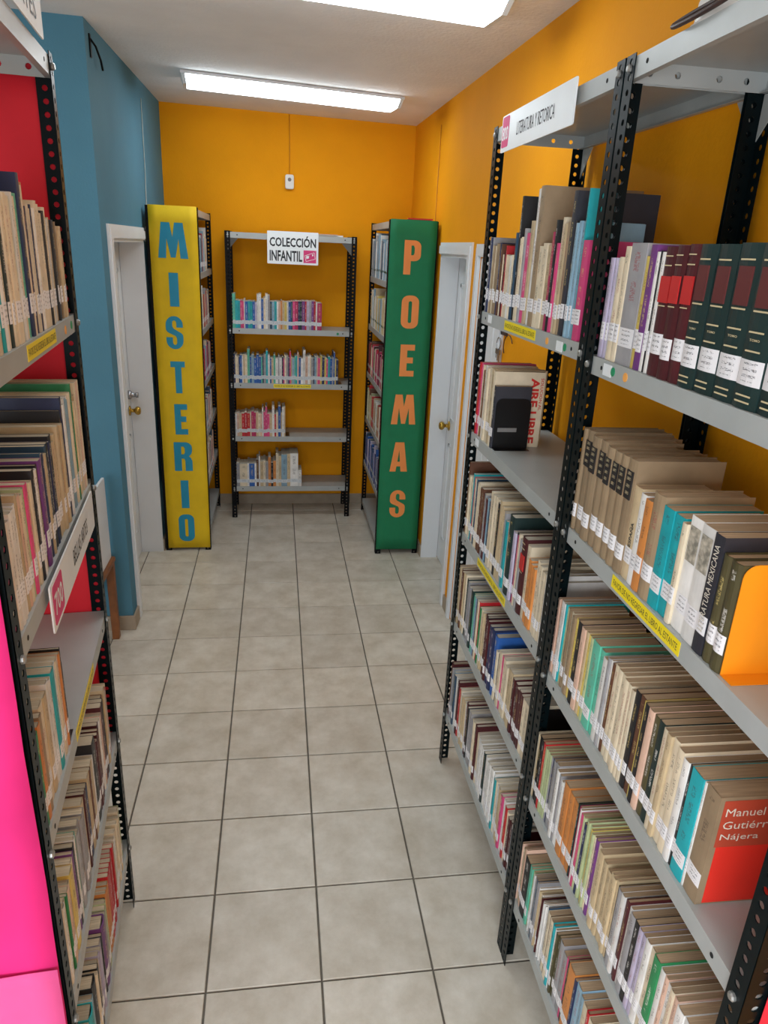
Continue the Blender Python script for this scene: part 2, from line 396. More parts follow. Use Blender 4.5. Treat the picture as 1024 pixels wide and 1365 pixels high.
def jamb(name, x0, x1, ya, yb, z):
    mb = MB(); t = 0.012
    mb.box((x0, yb-t, 0), (x1, yb, z)); mb.box((x0, ya, 0), (x1, ya+t, z)); mb.box((x0, ya, z-t), (x1, yb, z)); return struct(mb.obj(name, 'white'))
jamb('trim_4', -1.043, XL+0.004, L1A, L1B, DT); jamb('trim_5', XR-0.004, 0.983, D1A, D1B, DT)
# closet door behind the literature shelves: narrow white vertical boards
cl = struct(empty('door_3', (XR+0.02, (D2A+D2B)/2, 0)))
n = 4; wd = (D2B-D2A)/n
for k in range(n):
    p = MB(); y0 = -(D2B-D2A)/2+k*wd+0.003
    p.box((-0.018, y0, 0.01), (0.012, y0+wd-0.006, DT-0.004)); p.obj('board', 'white', cl, bevel=0.004)
p = MB(); p.box((0.012, -(D2B-D2A)/2, 0), (0.03, (D2B-D2A)/2, DT)); p.obj('backing', 'white', cl)
# skirting
def skirt(name, boxes):
    mb = MB()
    for a, b in boxes: mb.box(a, b)
    return struct(mb.obj(name, 'skirt', bevel=0.003))
s, hS = 0.012, 0.085
skirt('baseboard_back', [((XL, YB-s, 0), (XR, YB, hS))])
skirt('baseboard_left', [((XW, YP-s, 0), (XL+s, YP, hS)), ((XL, YP, 0), (XL+s, L1A-0.07, hS)), ((XL, L1B+0.0, 0), (XL+s, YB-s, hS))])
skirt('baseboard_right', [((XR-s, D1B, 0), (XR, YB-s, hS)), ((XR-s, D2B+0.06, 0), (XR, D1A-0.07, hS)), ((XR-s, YF, 0), (XR, D2A-0.06, hS))])

# ------------------------------------------------------------------ ceiling lamps
def lamp(x0, x1, y0, y1, label, rz=R(6)):
    xm, ym = (x0+x1)/2, (y0+y1)/2; L2, W2 = (x1-x0)/2, (y1-y0)/2
    root = empty('fluorescent_lamp', (xm, ym, zc(xm, ym))); root.matrix_world = Matrix.Translation((xm, ym, zc(xm, ym)-0.001)) @ Matrix.Rotation(math.atan(0.012), 4, 'X') @ Matrix.Rotation(math.atan(0.018), 4, 'Y') @ Matrix.Rotation(rz, 4, 'Z')
    mb = MB(); mb.box((-L2-0.004, -W2-0.004, -0.016), (L2+0.004, W2+0.004, -0.001)); mb.obj('housing', 'white', root)
    mb = MB(); a = 0.035; hz = -0.058
    mb.hexa([(-L2+0.03, -W2+a, hz), (L2-0.03, -W2+a, hz), (L2-0.03, W2-a, hz), (-L2+0.03, W2-a, hz), (-L2+0.022, -W2, -0.0165), (L2-0.022, -W2, -0.0165), (L2-0.022, W2, -0.0165), (-L2+0.022, W2, -0.0165)])
    mb.obj('diffuser', 'tube', root)
    for sg in (-1, 1):
        mb = MB(); u0, u1, v1 = sg*(L2-0.021), sg*L2, sg*(L2-0.010)
        lo, hi = min(u0, u1), max(u0, u1)
        t0, t1 = (lo, hi); b0, b1 = (sg*(L2-0.029), v1) if sg > 0 else (v1, sg*(L2-0.029))
        mb.hexa([(b0, -W2+a, hz), (b1, -W2+a, hz), (b1, W2-a, hz), (b0, W2-a, hz), (t0, -W2, -0.0165), (t1, -W2, -0.0165), (t1, W2, -0.0165), (t0, W2, -0.0165)])
        mb.obj('end_cap', 'clearplastic', root)
    tag(root, label, 'lamp', 'fluorescent ceiling lamps')
lamp(-0.635, 0.60, 3.06, 3.29, 'long white fluorescent ceiling lamp close to the orange end wall')
lamp(-0.60, 0.645, 1.12, 1.35, 'long white fluorescent ceiling lamp above the aisle beside the tall signed bookcase')
lamp(-0.60, 0.645, -1.9, -1.67, 'long white fluorescent ceiling lamp over the open room before the aisle')  # unseen lamp behind the camera, lights the near end from above

# ------------------------------------------------------------------ bookcases
def post_mesh(H):
    """slotted steel angle: two flanges with a column of round holes each"""
    mb = MB(); W, t, P, rr = 0.038, 0.002, 0.0255, 0.0062
    n = int(H/P); P = H/n; seg = 8
    for fl in (0, 1):
        def pt(a, z, d): return (a, d, z) if fl == 0 else (d, a, z)
        for c in range(n):
            z0 = c*P; zm = z0+P/2; b = len(mb.v); a0 = 0 if fl == 0 else t; am = 0.021
            # square ring points matched to an octagon
            sq = [(W, zm), (W, z0+P), (am, z0+P), (a0, z0+P), (a0, zm), (a0, z0), (am, z0), (W, z0)]
            oc = [(am+rr*math.cos(2*math.pi*i/seg), zm+rr*math.sin(2*math.pi*i/seg)) for i in range(seg)]
            for d in (0, t):
                mb.v += [pt(a, z, d) for a, z in sq]+[pt(a, z, d) for a, z in oc]
            for i in range(seg):
                j = (i+1) % seg
                mb.face((b+i, b+j, b+8+j, b+8+i)); mb.face((b+16+j, b+16+i, b+24+i, b+24+j))
                mb.face((b+8+i, b+8+j, b+24+j, b+24+i))
        b = len(mb.v)
        mb.v += [pt(W, 0, 0), pt(W, 0, t), pt(W, H, t), pt(W, H, 0), pt(a0, 0, 0), pt(a0, 0, t), pt(a0, H, t), pt(a0, H, 0)]
        mb.face((b, b+1, b+2, b+3)); mb.face((b+4, b+5, b+1, b)); mb.face((b+7, b+6, b+2, b+3))
    return mb
PM = {}
def posts_for(H, m):
    if (H, m) not in PM: PM[(H, m)] = post_mesh(H).mesh('post', [m])
    return PM[(H, m)]
bm_ = MB(); bm_.lathe([(0.0075, 0), (0.0075, -0.004), (0.005, -0.0065)], 'y', seg=8); BOLT = bm_.mesh('bolt', ['bolt'], smooth=False)
bm_ = MB(); bm_.lathe([(0.0045, 0), (0.0045, -0.0006)], 'y', seg=10); HOLE_DISC = bm_.mesh('lip_hole_shade_disc', ['hole'])  # raised dark disc; its colour paints the shade inside a drilled hole
CASES = {}
def shelf_mesh(L, D):
    mb = MB(); g = 0.0032; t = 0.0016; H = 0.038
    x0, x1, y0, y1 = g, L-g, g, D-g
    mb.box((x0, y0, -t), (x1, y1, 0))
    mb.box((x0, y0, -H), (x1, y0+t, -t)); mb.box((x0, y1-t, -H), (x1, y1, -t)); 
    for xe in (x0, x1-t):
        n = 10; cw = (y1-y0-2*t)/n; hz = H-t; zm = -t-hz/2; r_ = 0.0065
        for c in range(n):
            ya = y0+t+c*cw; ym = ya+cw/2; b = len(mb.v)
            sq = [(ya+cw, zm), (ya+cw, -t), (ym, -t), (ya, -t), (ya, zm), (ya, -H), (ym, -H), (ya+cw, -H)]
            hole = c in (1, 3, 6, 8); rr_ = r_ if hole else 0.00001
            oc = [(ym+rr_*math.cos(math.pi*i/4), zm+rr_*math.sin(math.pi*i/4)) for i in range(8)]
            if not hole: mb.box((xe, ya, -H), (xe+t, ya+cw, -t)); continue
            for xx in (xe, xe+t): mb.v += [(xx, p, q) for p, q in sq]+[(xx, p, q) for p, q in oc]
            for i in range(8):
                j = (i+1) % 8
                mb.face((b+i, b+j, b+8+j, b+8+i)); mb.face((b+16+j, b+16+i, b+24+i, b+24+j)); mb.face((b+8+i, b+8+j, b+24+j, b+24+i))
    mb.box((x0+t, y0+t, -H), (x1-t, y0+0.014, -H+t)); mb.box((x0+t, y1-0.014, -H), (x1-t, y1-t, -H+t))
    return mb.mesh('shelf', ['shelf'])
def bookcase(key, loc, rz, L, H, zs, label, pm='post', bolts=True, D=0.30):
    root = empty('bookcase', loc, rz); tag(root, label, 'bookcase', 'slotted steel bookcases')
    me = posts_for(H, pm)
    for x, y, r in ((0, 0, 0), (L, 0, 90), (L, D, 180), (0, D, 270)): inst('post', me, root, (x, y, 0), R(r))
    sm = shelf_mesh(L, D); sh = []
    for z in zs:
        o = inst('shelf', sm, root, (0, 0, z)); sh.append(o)
        if bolts:
            for x in (0.021, L-0.021):
                inst('bolt', BOLT, o, (x, -0.0002, -0.019))
                b = inst('bolt', BOLT, o, (x, D+0.0002, -0.019), math.pi)
            for x in (0.085, L-0.085): inst('lip_hole_shade_disc', HOLE_DISC, o, (x, 0.0031, -0.018))
    # triangular corner plates under the top tray
    for x, sg in ((0.004, 1), (L-0.004, -1)):
        mb = MB(); z = zs[0]-0.039; mb.prism([(x, z), (x+sg*0.075, z), (x, z-0.085)], D-0.0045, D-0.0028); mb.obj('corner_plate', 'shelf', root)
    bpy.context.view_layer.update()
    CASES[key] = dict(root=root, mw=root.matrix_world.copy(), L=L, D=D, zs=zs, shelves=sh)
    return root
ZT = 2.385
bookcase('far', (0.552, 0.936, 0), R(-90), 0.905, 2.39, [ZT, 1.842, 1.433, 1.053, 0.676, 0.255], 'tall dark steel bookcase carrying the long LITERATURA Y RETORICA sign')
bookcase('near', (0.552, 0.026, 0), R(-90.9), 0.885, 2.39, [ZT, 1.826, 1.43, 1.035, 0.64, 0.26], 'tall dark steel bookcase of old paperbacks holding the orange bookend')
LA = R(95.7); LF = Vector((-0.588, 0.345)); LL = 0.865
LN = LF-Vector((math.cos(LA), math.sin(LA)))*LL
bookcase('left', (LN.x, LN.y, 0), LA, LL, 2.375, [2.368, 1.845, 1.435, 1.055, 0.655, 0.25], 'tall dark steel bookcase with the BELLAS ARTES sign and pink paper end')
bookcase('kids', (-0.473, 3.838, 0), R(0.6), 0.912, 2.09, [2.083, 1.443, 1.052, 0.65, 0.253], 'black steel bookcase with the COLECCIÓN INFANTIL sign against the orange wall', 'postblack')
bookcase('mist', (-0.584, 3.208, 0), R(90), 0.905, 2.20, [2.19, 1.83, 1.485, 1.15, 0.81, 0.48, 0.15], 'black steel bookcase with the yellow MISTERIO end panel', 'postblack', bolts=False)
bookcase('poem', (0.555, 4.01, 0), R(-90), 0.91, 2.19, [2.18, 1.83, 1.49, 1.135, 0.787, 0.43, 0.10], 'black steel bookcase with the green POEMAS end panel', 'postblack', bolts=False)

# paper end panels (parts of their bookcases), slightly wavy sheets with thickness
def sheet(w, z0, z1, wave, seed, thick=0.0012, nx=6, nz=24, torn=0.0):
    """sheet in the local YZ plane; returns MB with x as the normal"""
    rnd = random.Random(seed); mb = MB(); ph = rnd.random()*6
    idx = {}
    for side in (0, 1):
        for i in range(nx+1):
            for k in range(nz+1):
                y = w*i/nx; z = z0+(z1-z0)*k/nz
                x = wave*(math.sin(z*7+ph+y*5)*0.5+math.sin(z*17+ph*2-y*9)*0.3+rnd.uniform(-.2, .2)*(1-side))
                if side: x = mb.v[idx[(0, i, k)]][0]+thick
                yy = y+(torn*math.sin(z*31+ph)*(i/nx) if torn else 0)
                idx[(side, i, k)] = len(mb.v); mb.v.append((x, yy, z))
    for i in range(nx):
        for k in range(nz):
            a, b, c, d = (i, k), (i+1, k), (i+1, k+1), (i, k+1)
            mb.face([idx[(0,)+q] for q in (a, d, c, b)]); mb.face([idx[(1,)+q] for q in (a, b, c, d)])
    for k in range(nz):
        mb.face((idx[(0, 0, k)], idx[(1, 0, k)], idx[(1, 0, k+1)], idx[(0, 0, k+1)])); mb.face((idx[(0, nx, k+1)], idx[(1, nx, k+1)], idx[(1, nx, k)], idx[(0, nx, k)]))
    for i in range(nx):
        mb.face((idx[(0, i, 0)], idx[(0, i+1, 0)], idx[(1, i+1, 0)], idx[(1, i, 0)])); mb.face((idx[(0, i, nz)], idx[(1, i, nz)], idx[(1, i+1, nz)], idx[(0, i+1, nz)]))
    return mb
# block letters in a unit box
def arc(cx, cy, rx, ry, a0, a1, n=7): return [(cx+rx*math.cos(R(a0+(a1-a0)*i/n)), cy+ry*math.sin(R(a0+(a1-a0)*i/n))) for i in range(n+1)]
def rr(x0, y0, x1, y1, rx, ry): return arc(x1-rx, y1-ry, rx, ry, 0, 90)+arc(x0+rx, y1-ry, rx, ry, 90, 180)+arc(x0+rx, y0+ry, rx, ry, 180, 270)+arc(x1-rx, y0+ry, rx, ry, 270, 360)
def s_shape():
    # thick S drawn as one outline
    up = arc(.5, .74, .5, .26, 0, 180, 10)
    out = [(1, .66)]+[(1, .74)]+arc(.5, .74, .5, .26, 0, 180, 10)+[(0, .66)]+arc(.30, .62, .30, .14, 180, 250, 4)+[(.56, .40), (.62, .33), (.62, .22)]+arc(.5, .20, .12, .07, 0, -180, 5)+[(.38, .36), (0, .36), (0, .26)]+arc(.5, .26, .5, .26, 180, 360, 10)+[(1, .38)]+arc(.72, .38, .28, .14, 0, 60, 4)+[(.46, .62), (.38, .69), (.38, .78)]+arc(.5, .80, .12, .07, 180, 0, 5)+[(.62, .66)]
    return [out]
GL = {
 'M': [[(0, 0), (.26, 0), (.30, .55), (.42, .02), (.58, .02), (.70, .55), (.74, 0), (1, 0), (.86, 1), (.58, 1), (.5, .6), (.42, 1), (.14, 1)]],
 'I': [[(0, 0), (1, 0), (1, 1), (0, 1)]],
 'T': [[(.30, 0), (.74, 0), (.74, .82), (1, .82), (1, 1), (0, 1), (0, .82), (.30, .82)]],
 'E': [[(0, 0), (1, 0), (1, .18), (.48, .18), (.48, .42), (.9, .42), (.9, .60), (.48, .60), (.48, .82), (1, .82), (1, 1), (0, 1)]],
 'O': [rr(0, 0, 1, 1, .42, .2), rr(.40, .17, .60, .83, .1, .05)],
 'S': s_shape(),
 'P': [[(0, 0), (.42, 0), (.42, .40), (.6, .40)]+arc(.6, .56, .4, .16, -90, 0, 5)+arc(.6, .82, .4, .18, 0, 90, 5)+[(0, 1)], [(.42, .57), (.42, .85), (.56, .85), (.62, .78), (.62, .63), (.56, .57)]],
 'R': [[(0, 0), (.40, 0), (.40, .43), (.55, .43), (.60, .36), (.60, 0), (1, 0), (1, .34), (.92, .46), (.82, .51), (.96, .60), (1, .70)]+arc(.6, .82, .4, .18, 0, 90, 5)+[(0, 1)], [(.40, .58), (.40, .85), (.54, .85), (.60, .78), (.60, .64), (.54, .58)]],
 'A': [[(0, 0), (.34, 0), (.38, .18), (.60, .18), (.63, 0), (1, 0), (.76, 1), (.26, 1)], [(.42, .34), (.50, .74), (.57, .34)]],
}
def letters(panel, side, lst, mname, y, ylen):
    """letters as card cut-outs glued on the paper: (char, x0, z0, x1, z1) in panel-plane coordinates"""
    for ch, a0, z0, a1, z1 in lst:
        v, f = fill2d(GL[ch], 0.0006)
        mb = MB(); mb.add([(y+side*p[2]*1.0, a0+(a1-a0)*p[0], z0+(z1-z0)*p[1]) for p in v], f)
        mb.obj('letter', mname, panel)

def panel(case, end, mname, z0, z1, y0, y1, seed, wave=0.003, off=0.005, torn=0.0):
    c = CASES[case]; mb = sheet(y1-y0, z0, z1, wave, seed, torn=torn)
    o = mb.obj('end_panel', mname, c['root'], smooth=True)
    o.location = ((-off-0.0012) if end == 0 else c['L']+off, y0, 0); return o
pm_ = panel('mist', 0, 'yellow', 0.02, 2.203, 0.004, 0.283, 3)
letters(pm_, -1, [(ch, -(x0+0.584)-0.004, z0, -(x1+0.584)-0.004, z1) for ch, x0, z0, x1, z1 in (
 ('M', -.822, 1.91, -.647, 2.11), ('I', -.768, 1.63, -.713, 1.827), ('S', -.802, 1.372, -.699, 1.573), ('T', -.787, 1.095, -.699, 1.296),
 ('E', -.778, .824, -.698, 1.024), ('R', -.795, .576, -.68, .772), ('I', -.764, .313, -.714, .509), ('O', -.791, .071, -.688, .267))], 'letter_blue', -0.0035, 0)
pg_ = panel('poem', 1, 'green', 0.035, 2.193, 0.004, 0.292, 5)
letters(pg_, 1, [(ch, x0-0.555, z0, x1-0.555, z1) for ch, x0, z0, x1, z1 in (
 ('P', .646, 1.879, .75, 2.078), ('O', .647, 1.555, .757, 1.756), ('E', .655, 1.253, .748, 1.455), ('M', .616, .936, .78, 1.134),
 ('A', .623, .609, .743, .813), ('S', .636, .277, .743, .476))], 'letter_orange', 0.0047, 0)
panel('left', 0, 'pink', 0.03, 2.33, 0.004, 0.298, 8, wave=0.009, off=0.014, torn=0.004)
panel('left', 0, 'pinkpale', 0.03, 0.82, 0.004, 0.298, 18, wave=0.006, off=0.0215, torn=0.004)
panel('left', 1, 'red', 0.55, 2.36, 0.004, 0.298, 9, wave=0.002, off=0.004)
panel('near', 1, 'red', 0.03, 1.30, 0.03, 0.298, 10, wave=0.004, off=0.007)

# printed notices and small stickers on the shelf lips (sub-parts of their shelves)
NOTE = 'FAVOR DE NO REGRESAR EL LIBRO AL ESTANTE'
def notice(case, i, x0, x1, z0=-0.031, z1=-0.004):
    mb = MB(); mb.box((x0, 0.0024, z0), (x1, 0.0031, z1))
    text_on(mb, NOTE, x0+0.008, z0+0.007, x1-0.008, z1-0.007, 0.0022, 1, bold=0.0)
    mb.obj('notice_strip', ['notice', 'signtext'], CASES[case]['shelves'][i])
notice('near', 2, 0.285, 0.555); notice('far', 1, 0.295, 0.57); notice('far', 3, 0.26, 0.575)
notice('left', 1, 0.32, 0.585); notice('left', 3, 0.335, 0.60); notice('kids', 2, 0.325, 0.60)
def dots(case, i, lst):
    for kind, x, z in lst:
        mb = MB()
        if kind == 'paper': mb.box((x-0.02, 0.0022, z-0.012), (x+0.02, 0.0031, z+0.012)); mb.obj('paper_sticker', 'sign', CASES[case]['shelves'][i])
        else:
            mb.lathe([(0.009, 0.0031), (0.009, 0.0018)], 'y', (x, 0, z), 14); mb.obj('round_sticker', kind, CASES[case]['shelves'][i])
dots('far', 1, [('greendot', 0.78, -0.02), ('paper', 0.745, -0.022), ('orangedot', 0.66, -0.02), ('paper', 0.135, -0.016)])
dots('near', 1, [('greendot', 0.142, -0.017), ('paper', 0.115, -0.018), ('orangedot', 0.20, -0.018)])
dots('far', 2, [('paper', 0.12, -0.018)]); dots('left', 1, [('greendot', 0.78, -0.018), ('orangedot', 0.70, -0.02)]); dots('kids', 1, [('greendot', 0.79, -0.02)])

# placard signs, each a thing hooked over a shelf lip
def placard(case, x0, z0, x1, z1, y, label, draw, tilt=0.0, cat='sign'):
    c = CASES[case]; mb = MB(); w, hh = x1-x0, z1-z0
    mb.prism([(p[0], p[1]) for p in rr(0, 0, w, hh, 0.006, 0.006)], 0, 0.003)
    root = mb.obj('shelf_sign', ['sign']); root.matrix_world = c['mw'] @ Matrix.Translation((x0, y, z0)) @ Matrix.Rotation(tilt, 4, 'X')
    draw(root, w, hh); tag(root, label, cat); return root
def d_lit(root, w, hh):
    mb = MB(); mb.prism(rr(0.006, 0.012, 0.07, hh-0.004, 0.008, 0.008), -0.0006, -0.0001)
    text_on(mb, '800', 0.011, 0.030, 0.065, hh-0.030, -0.0009, 1); mb.obj('number_patch', ['signpink', 'sign'], root)
    mb = MB(); text_on(mb, 'LITERATURA Y RETORICA', 0.145, hh*0.32, w-0.125, hh*0.66, -0.0006, 0, bold=0.0); mb.obj('lettering', 'signtext', root)
placard('far', 0.118, 2.305, 0.682, 2.402, -0.0085, 'long white LITERATURA Y RETORICA placard numbered 800', d_lit)
def d_bel(root, w, hh):
    mb = MB(); mb.prism(rr(0.012, 0.008, 0.105, hh-0.008, 0.010, 0.010), -0.0006, -0.0001)
    text_on(mb, '700', 0.022, 0.024, 0.095, hh-0.026, -0.0009, 1); mb.obj('number_patch', ['signpink', 'sign'], root)
    mb = MB(); text_on(mb, 'BELLAS ARTES', 0.235, hh*0.30, 0.43, hh*0.68, -0.0006, 0, bold=0.0); mb.obj('lettering', 'signtext', root)
placard('left', 0.215, 1.347, 0.755, 1.439, -0.0085, 'long white BELLAS ARTES placard numbered 700', d_bel)
def d_top(root, w, hh):
    mb = MB()
    for k in range(2): text_on(mb, 'BELLAS ARTES', 0.06, hh*(0.56-0.42*k), w-0.06, hh*(0.86-0.42*k), -0.0006, 0, bold=0.0)
    mb.obj('lettering', 'signtext', root)
placard('left', 0.20, 2.372, 0.728, 2.50, -0.0085, 'white printed placard standing along the top of the pink-ended bookcase', d_top)
def d_col(root, w, hh):
    mb = MB(); text_on(mb, 'COLECCIÓN', 0.016, hh*0.53, w-0.016, hh*0.88, -0.0006, 0, bold=0.028); text_on(mb, 'INFANTIL', 0.016, hh*0.09, w*0.685, hh*0.42, -0.0006, 0, bold=0.028)
    mb.obj('lettering', 'signtext', root)
    mb = MB(); u, v, ww, vv = w*0.71, hh*0.06, w*0.25, hh*0.39
    mb.prism([(u, v), (u+ww, v), (u+ww, v+vv), (u, v+vv)], -0.0006, -0.0001, 0)
    def q(a, b): return (u+ww*a, v+vv*b)
    def bar(a, b, t):
        d = Vector((b[0]-a[0], b[1]-a[1])); nrm = Vector((-d.y, d.x)).normalized()*t
        mb.prism([(a[0]-nrm.x, a[1]-nrm.y), (b[0]-nrm.x, b[1]-nrm.y), (b[0]+nrm.x, b[1]+nrm.y), (a[0]+nrm.x, a[1]+nrm.y)], -0.0010, -0.0006, 1)
    cs = [q(.10, .58), q(.20, .12), q(.92, .34), q(.84, .84)]
    for i in range(4): bar(cs[i], cs[(i+1) % 4], 0.0014)
    mb.prism([q(.22, .32), q(.42, .38), q(.44, .62), q(.34, .54), q(.28, .62), q(.20, .52)], -0.0010, -0.0006, 1)
    mb.prism([q(.68, .56), q(.78, .58), q(.76, .72), q(.67, .70)], -0.0010, -0.0006, 1)
    mb.obj('emblem_patch', ['signpink', 'sign'], root)
placard('kids', 0.288, 1.890, 0.640, 2.103, -0.0085, 'square white COLECCIÓN INFANTIL placard with a magenta card emblem', d_col)

# ------------------------------------------------------------------ books
PAL = {
 'cr': ((220, 204, 176), 'cream'), 'wh': ((224, 221, 216), 'white'), 'be': ((196, 174, 138), 'beige'), 'ta': ((150, 128, 100), 'tan'), 'pc': ((216, 178, 156), 'pale pink'),
 'pk': ((214, 70, 124), 'pink'), 'mg': ((176, 38, 88), 'magenta'), 'rd': ((186, 26, 36), 'red'), 'mr': ((74, 20, 26), 'maroon'), 'bk': ((26, 25, 28), 'black'),
 'gn': ((34, 126, 74), 'green'), 'dg': ((20, 44, 42), 'dark green'), 'tl': ((24, 160, 168), 'turquoise'), 'tq': ((92, 178, 152), 'sea green'), 'bl': ((36, 88, 160), 'blue'),
 'nv': ((30, 42, 82), 'navy'), 'lb': ((136, 168, 186), 'light blue'), 'yl': ((222, 196, 100), 'yellow'), 'or': ((206, 132, 66), 'orange'), 'gr': ((156, 154, 156), 'grey'),
 'pu': ((116, 58, 128), 'purple'), 'ol': ((78, 72, 44), 'olive'), 'br': ((98, 60, 40), 'brown'), 'lg': ((182, 192, 146), 'pale green'), 'lv': ((186, 176, 198), 'lilac'), 'sl': ((46, 46, 54), 'slate grey'), 'db': ((44, 74, 98), 'slate blue'),
}
DARK = {'sl', 'mg', 'rd', 'mr', 'bk', 'gn', 'dg', 'bl', 'nv', 'pu', 'ol', 'br', 'db', 'pk'}
def book_parts(t, h, D, code, hard, pagec, tagc, tz, th, tagw, seed, plain=False):
    """three MBs: cover, pages, tag. x across thickness (centred), y depth from the spine, z up"""
    rnd = random.Random(seed)
    base = rgb(PAL[code][0]); f = rnd.uniform(0.85, 1.12); c = tuple(min(1, v*f) for v in base[:3])+(1,)
    ink = (rgb((214, 190, 120)) if rnd.random() < .5 else rgb((230, 226, 220))) if code in DARK else (rgb((60, 46, 44)) if rnd.random() < .75 else rgb((150, 40, 50)))
    ink = ink[:3]+(rnd.random(),)
    if plain: ink = c[:3]+(0.5,)
    b = (0.0022 if hard else 0.0007); b = min(b, t*0.16); x0, x1 = -t/2, t/2
    bulge = min(0.004, t*0.16) if hard else min(0.0012, t*0.08)
    ns = 5 if t > 0.012 else 3
    sp = [(x0+t*i/(ns-1), -bulge*(1-((2*i/(ns-1)-1)**2))) for i in range(ns)]
    outer = [(x0, D)]+sp+[(x1, D)]
    inner = [(x0+b, D)]+[(max(x0+b, min(x1-b, x)), y+b*1.2) for x, y in sp]+[(x1-b, D)]
    cov = MB(); n = len(outer)
    for z in (0, h): cov.v += [(x, y, z) for x, y in outer]+[(x, y, z) for x, y in inner]
    o0, i0, o1, i1 = 0, n, 2*n, 3*n
    for k in range(n-1):
        uv = None
        if 1 <= k <= ns-1:
            u0, u1 = (k-1)/(ns-1), k/(ns-1); uv = [(u0, 0), (u1, 0), (u1, 1), (u0, 1)]
        cov.face((o0+k, o0+k+1, o1+k+1, o1+k), 0, c, ink, uv); cov.face((i0+k+1, i0+k, i1+k, i1+k+1), 0, c, ink)
        cov.face((o1+k, o1+k+1, i1+k+1, i1+k), 0, c, ink); cov.face((o0+k+1, o0+k, i0+k, i0+k+1), 0, c, ink)
    for k in (0, n-1): cov.face((o0+k, i0+k, i1+k, o1+k), 0, c, ink)
    pg = MB(); m = 0.003 if hard else 0.0008
    f = rnd.uniform(0.8, 1.15); pc = tuple(min(1, v*f) for v in rgb(pagec)[:3])+(1,)
    px0, px1, py0, py1, pz0, pz1 = x0+b, x1-b, b*1.2+0.0006, D-m, 0.0006 if not hard else 0.003, h-m
    pg.box((px0, py0, pz0), (px1, py1, pz1), 0, c=pc)
    sd = rnd.random()*40
    for i in range(len(pg.f)): pg.u[i] = [(pg.v[j][0]+sd, pg.v[j][1]+pg.v[j][2]) for j in pg.f[i]]
    tg = MB(); e = 0.0004
    if tagc:
        q = [(x, y-e) for x, y in sp]; q2 = [(x, y-0.00005) for x, y in sp]; z0, z1 = tz, tz+th
        for z in (z0, z1): tg.v += [(x*tagw, y, z) for x, y in q]+[(x*tagw, y, z) for x, y in q2]
        kc = rgb((52, 50, 60))[:3]+(rnd.random(),); tc = rgb(tagc)
        for k in range(ns-1):
            u0, u1 = k/(ns-1), (k+1)/(ns-1)
            tg.face((k, k+1, 2*ns+k+1, 2*ns+k), 0, tc, kc, [(u0, 0), (u1, 0), (u1, 1), (u0, 1)])
            tg.face((2*ns+k, 2*ns+k+1, 3*ns+k+1, 3*ns+k), 0, tc, kc); tg.face((k+1, k, ns+k, ns+k+1), 0, tc, kc)
        tg.face((0, 2*ns, 3*ns, ns), 0, tc, kc); tg.face((ns-1, 2*ns-1, 4*ns-1, 3*ns-1), 0, tc, kc)
    return cov, pg, tg
import re
def parse(s, h0, hv, rnd):
    out = []
    for tok in s.split():
        mt = re.match(r'([a-z]{2})(\d+)(?:h(\d+))?(?:d(\d+))?([A-Z]*)$', tok)
        code, t, hh, dd, fl = mt.groups()
        if fl == 'X': pass
        out.append(dict(code=code, t=int(t)/1000, h=(int(hh) if hh else h0+rnd.uniform(-hv, hv))/1000, d=int(dd)/1000 if dd else None, fl=fl))
    return out
OLD, NEWP = (184, 156, 124), (214, 203, 184)
ROWS = []
def row(case, i, x0, x1, spec, h0=210, hv=12, d0=0.145, pages=OLD, tagc=(232, 230, 232), tz=0.030, th=0.028, rev=False, inset=0.006, who='', anchor='', rname='', seed=0, kmax=0):
    rnd = random.Random(seed*31+i); bs = parse(spec, h0, hv, rnd)
    if kmax:
        while (x1-x0)/sum(b['t']+0.0004 for b in bs) > kmax:
            j = rnd.randrange(len(bs)); q = dict(bs[j])
            if q['fl'] or q['h'] > (h0+45)/1000 or q['t'] > 0.017 or q['code'] not in ('cr', 'wh', 'be', 'gr', 'lb', 'pc', 'ta', 'mr', 'lg', 'lv', 'br', 'or'): continue
            q['h'] += rnd.uniform(-.012, .008); q['t'] *= rnd.uniform(.7, 1.2)
            if rnd.random() < .35: q['code'] = rnd.choice(['cr', 'wh', 'be', 'gr', 'mr', 'nv', 'bk', 'db', 'wh'])
            bs.insert(j+1, q)
    gap = 0.0004; tot = sum(b['t']+gap for b in bs); k = (x1-x0)/tot
    x = x1 if rev else x0
    for n, b in enumerate(bs):
        t = b['t']*k; g = gap*k
        cxp = x-(t+g)/2 if rev else x+(t+g)/2
        x += -(t+g) if rev else (t+g)
        d = b['d'] or d0*rnd.uniform(0.9, 1.12)*(0.75+0.25*b['h']/(h0/1000))
        ROWS.append(dict(case=case, i=i, n=n, x=cxp, t=t, h=b['h'], d=min(d, 0.275), code=b['code'], fl=b['fl'], y=inset+rnd.uniform(0.001, 0.007), pages=pages, tagc=tagc, tz=tz+rnd.uniform(-.004, .004), th=th,
                         who=who, anchor=anchor, rname=rname, seed=rnd.randrange(10**6)))
FA = dict(kmax=1.65, who='literature bookcase', anchor='doorway post')
row('far', 1, 0.035, 0.83, 'gr9h230 be8h205 ta8h205 br8h210 cr10h180 rd5h205 cr9h180 cr9h180 db11h240 bk11h335d250 cr12h225 cr12h228 gr10h250d200 pk20h238 be12h268 wh9h345d240 wh9h345d240 ta20h350d265 cr16h205 mg12h238 bk9h265 pk9h212 cr11h270 be12h255 ta9h258 sl14h325d200 bk8h260 lb9h255 tl5h325d60 pk20h218',
    pages=NEWP, seed=1, rname='top row', tz=0.038, th=0.034, **FA)
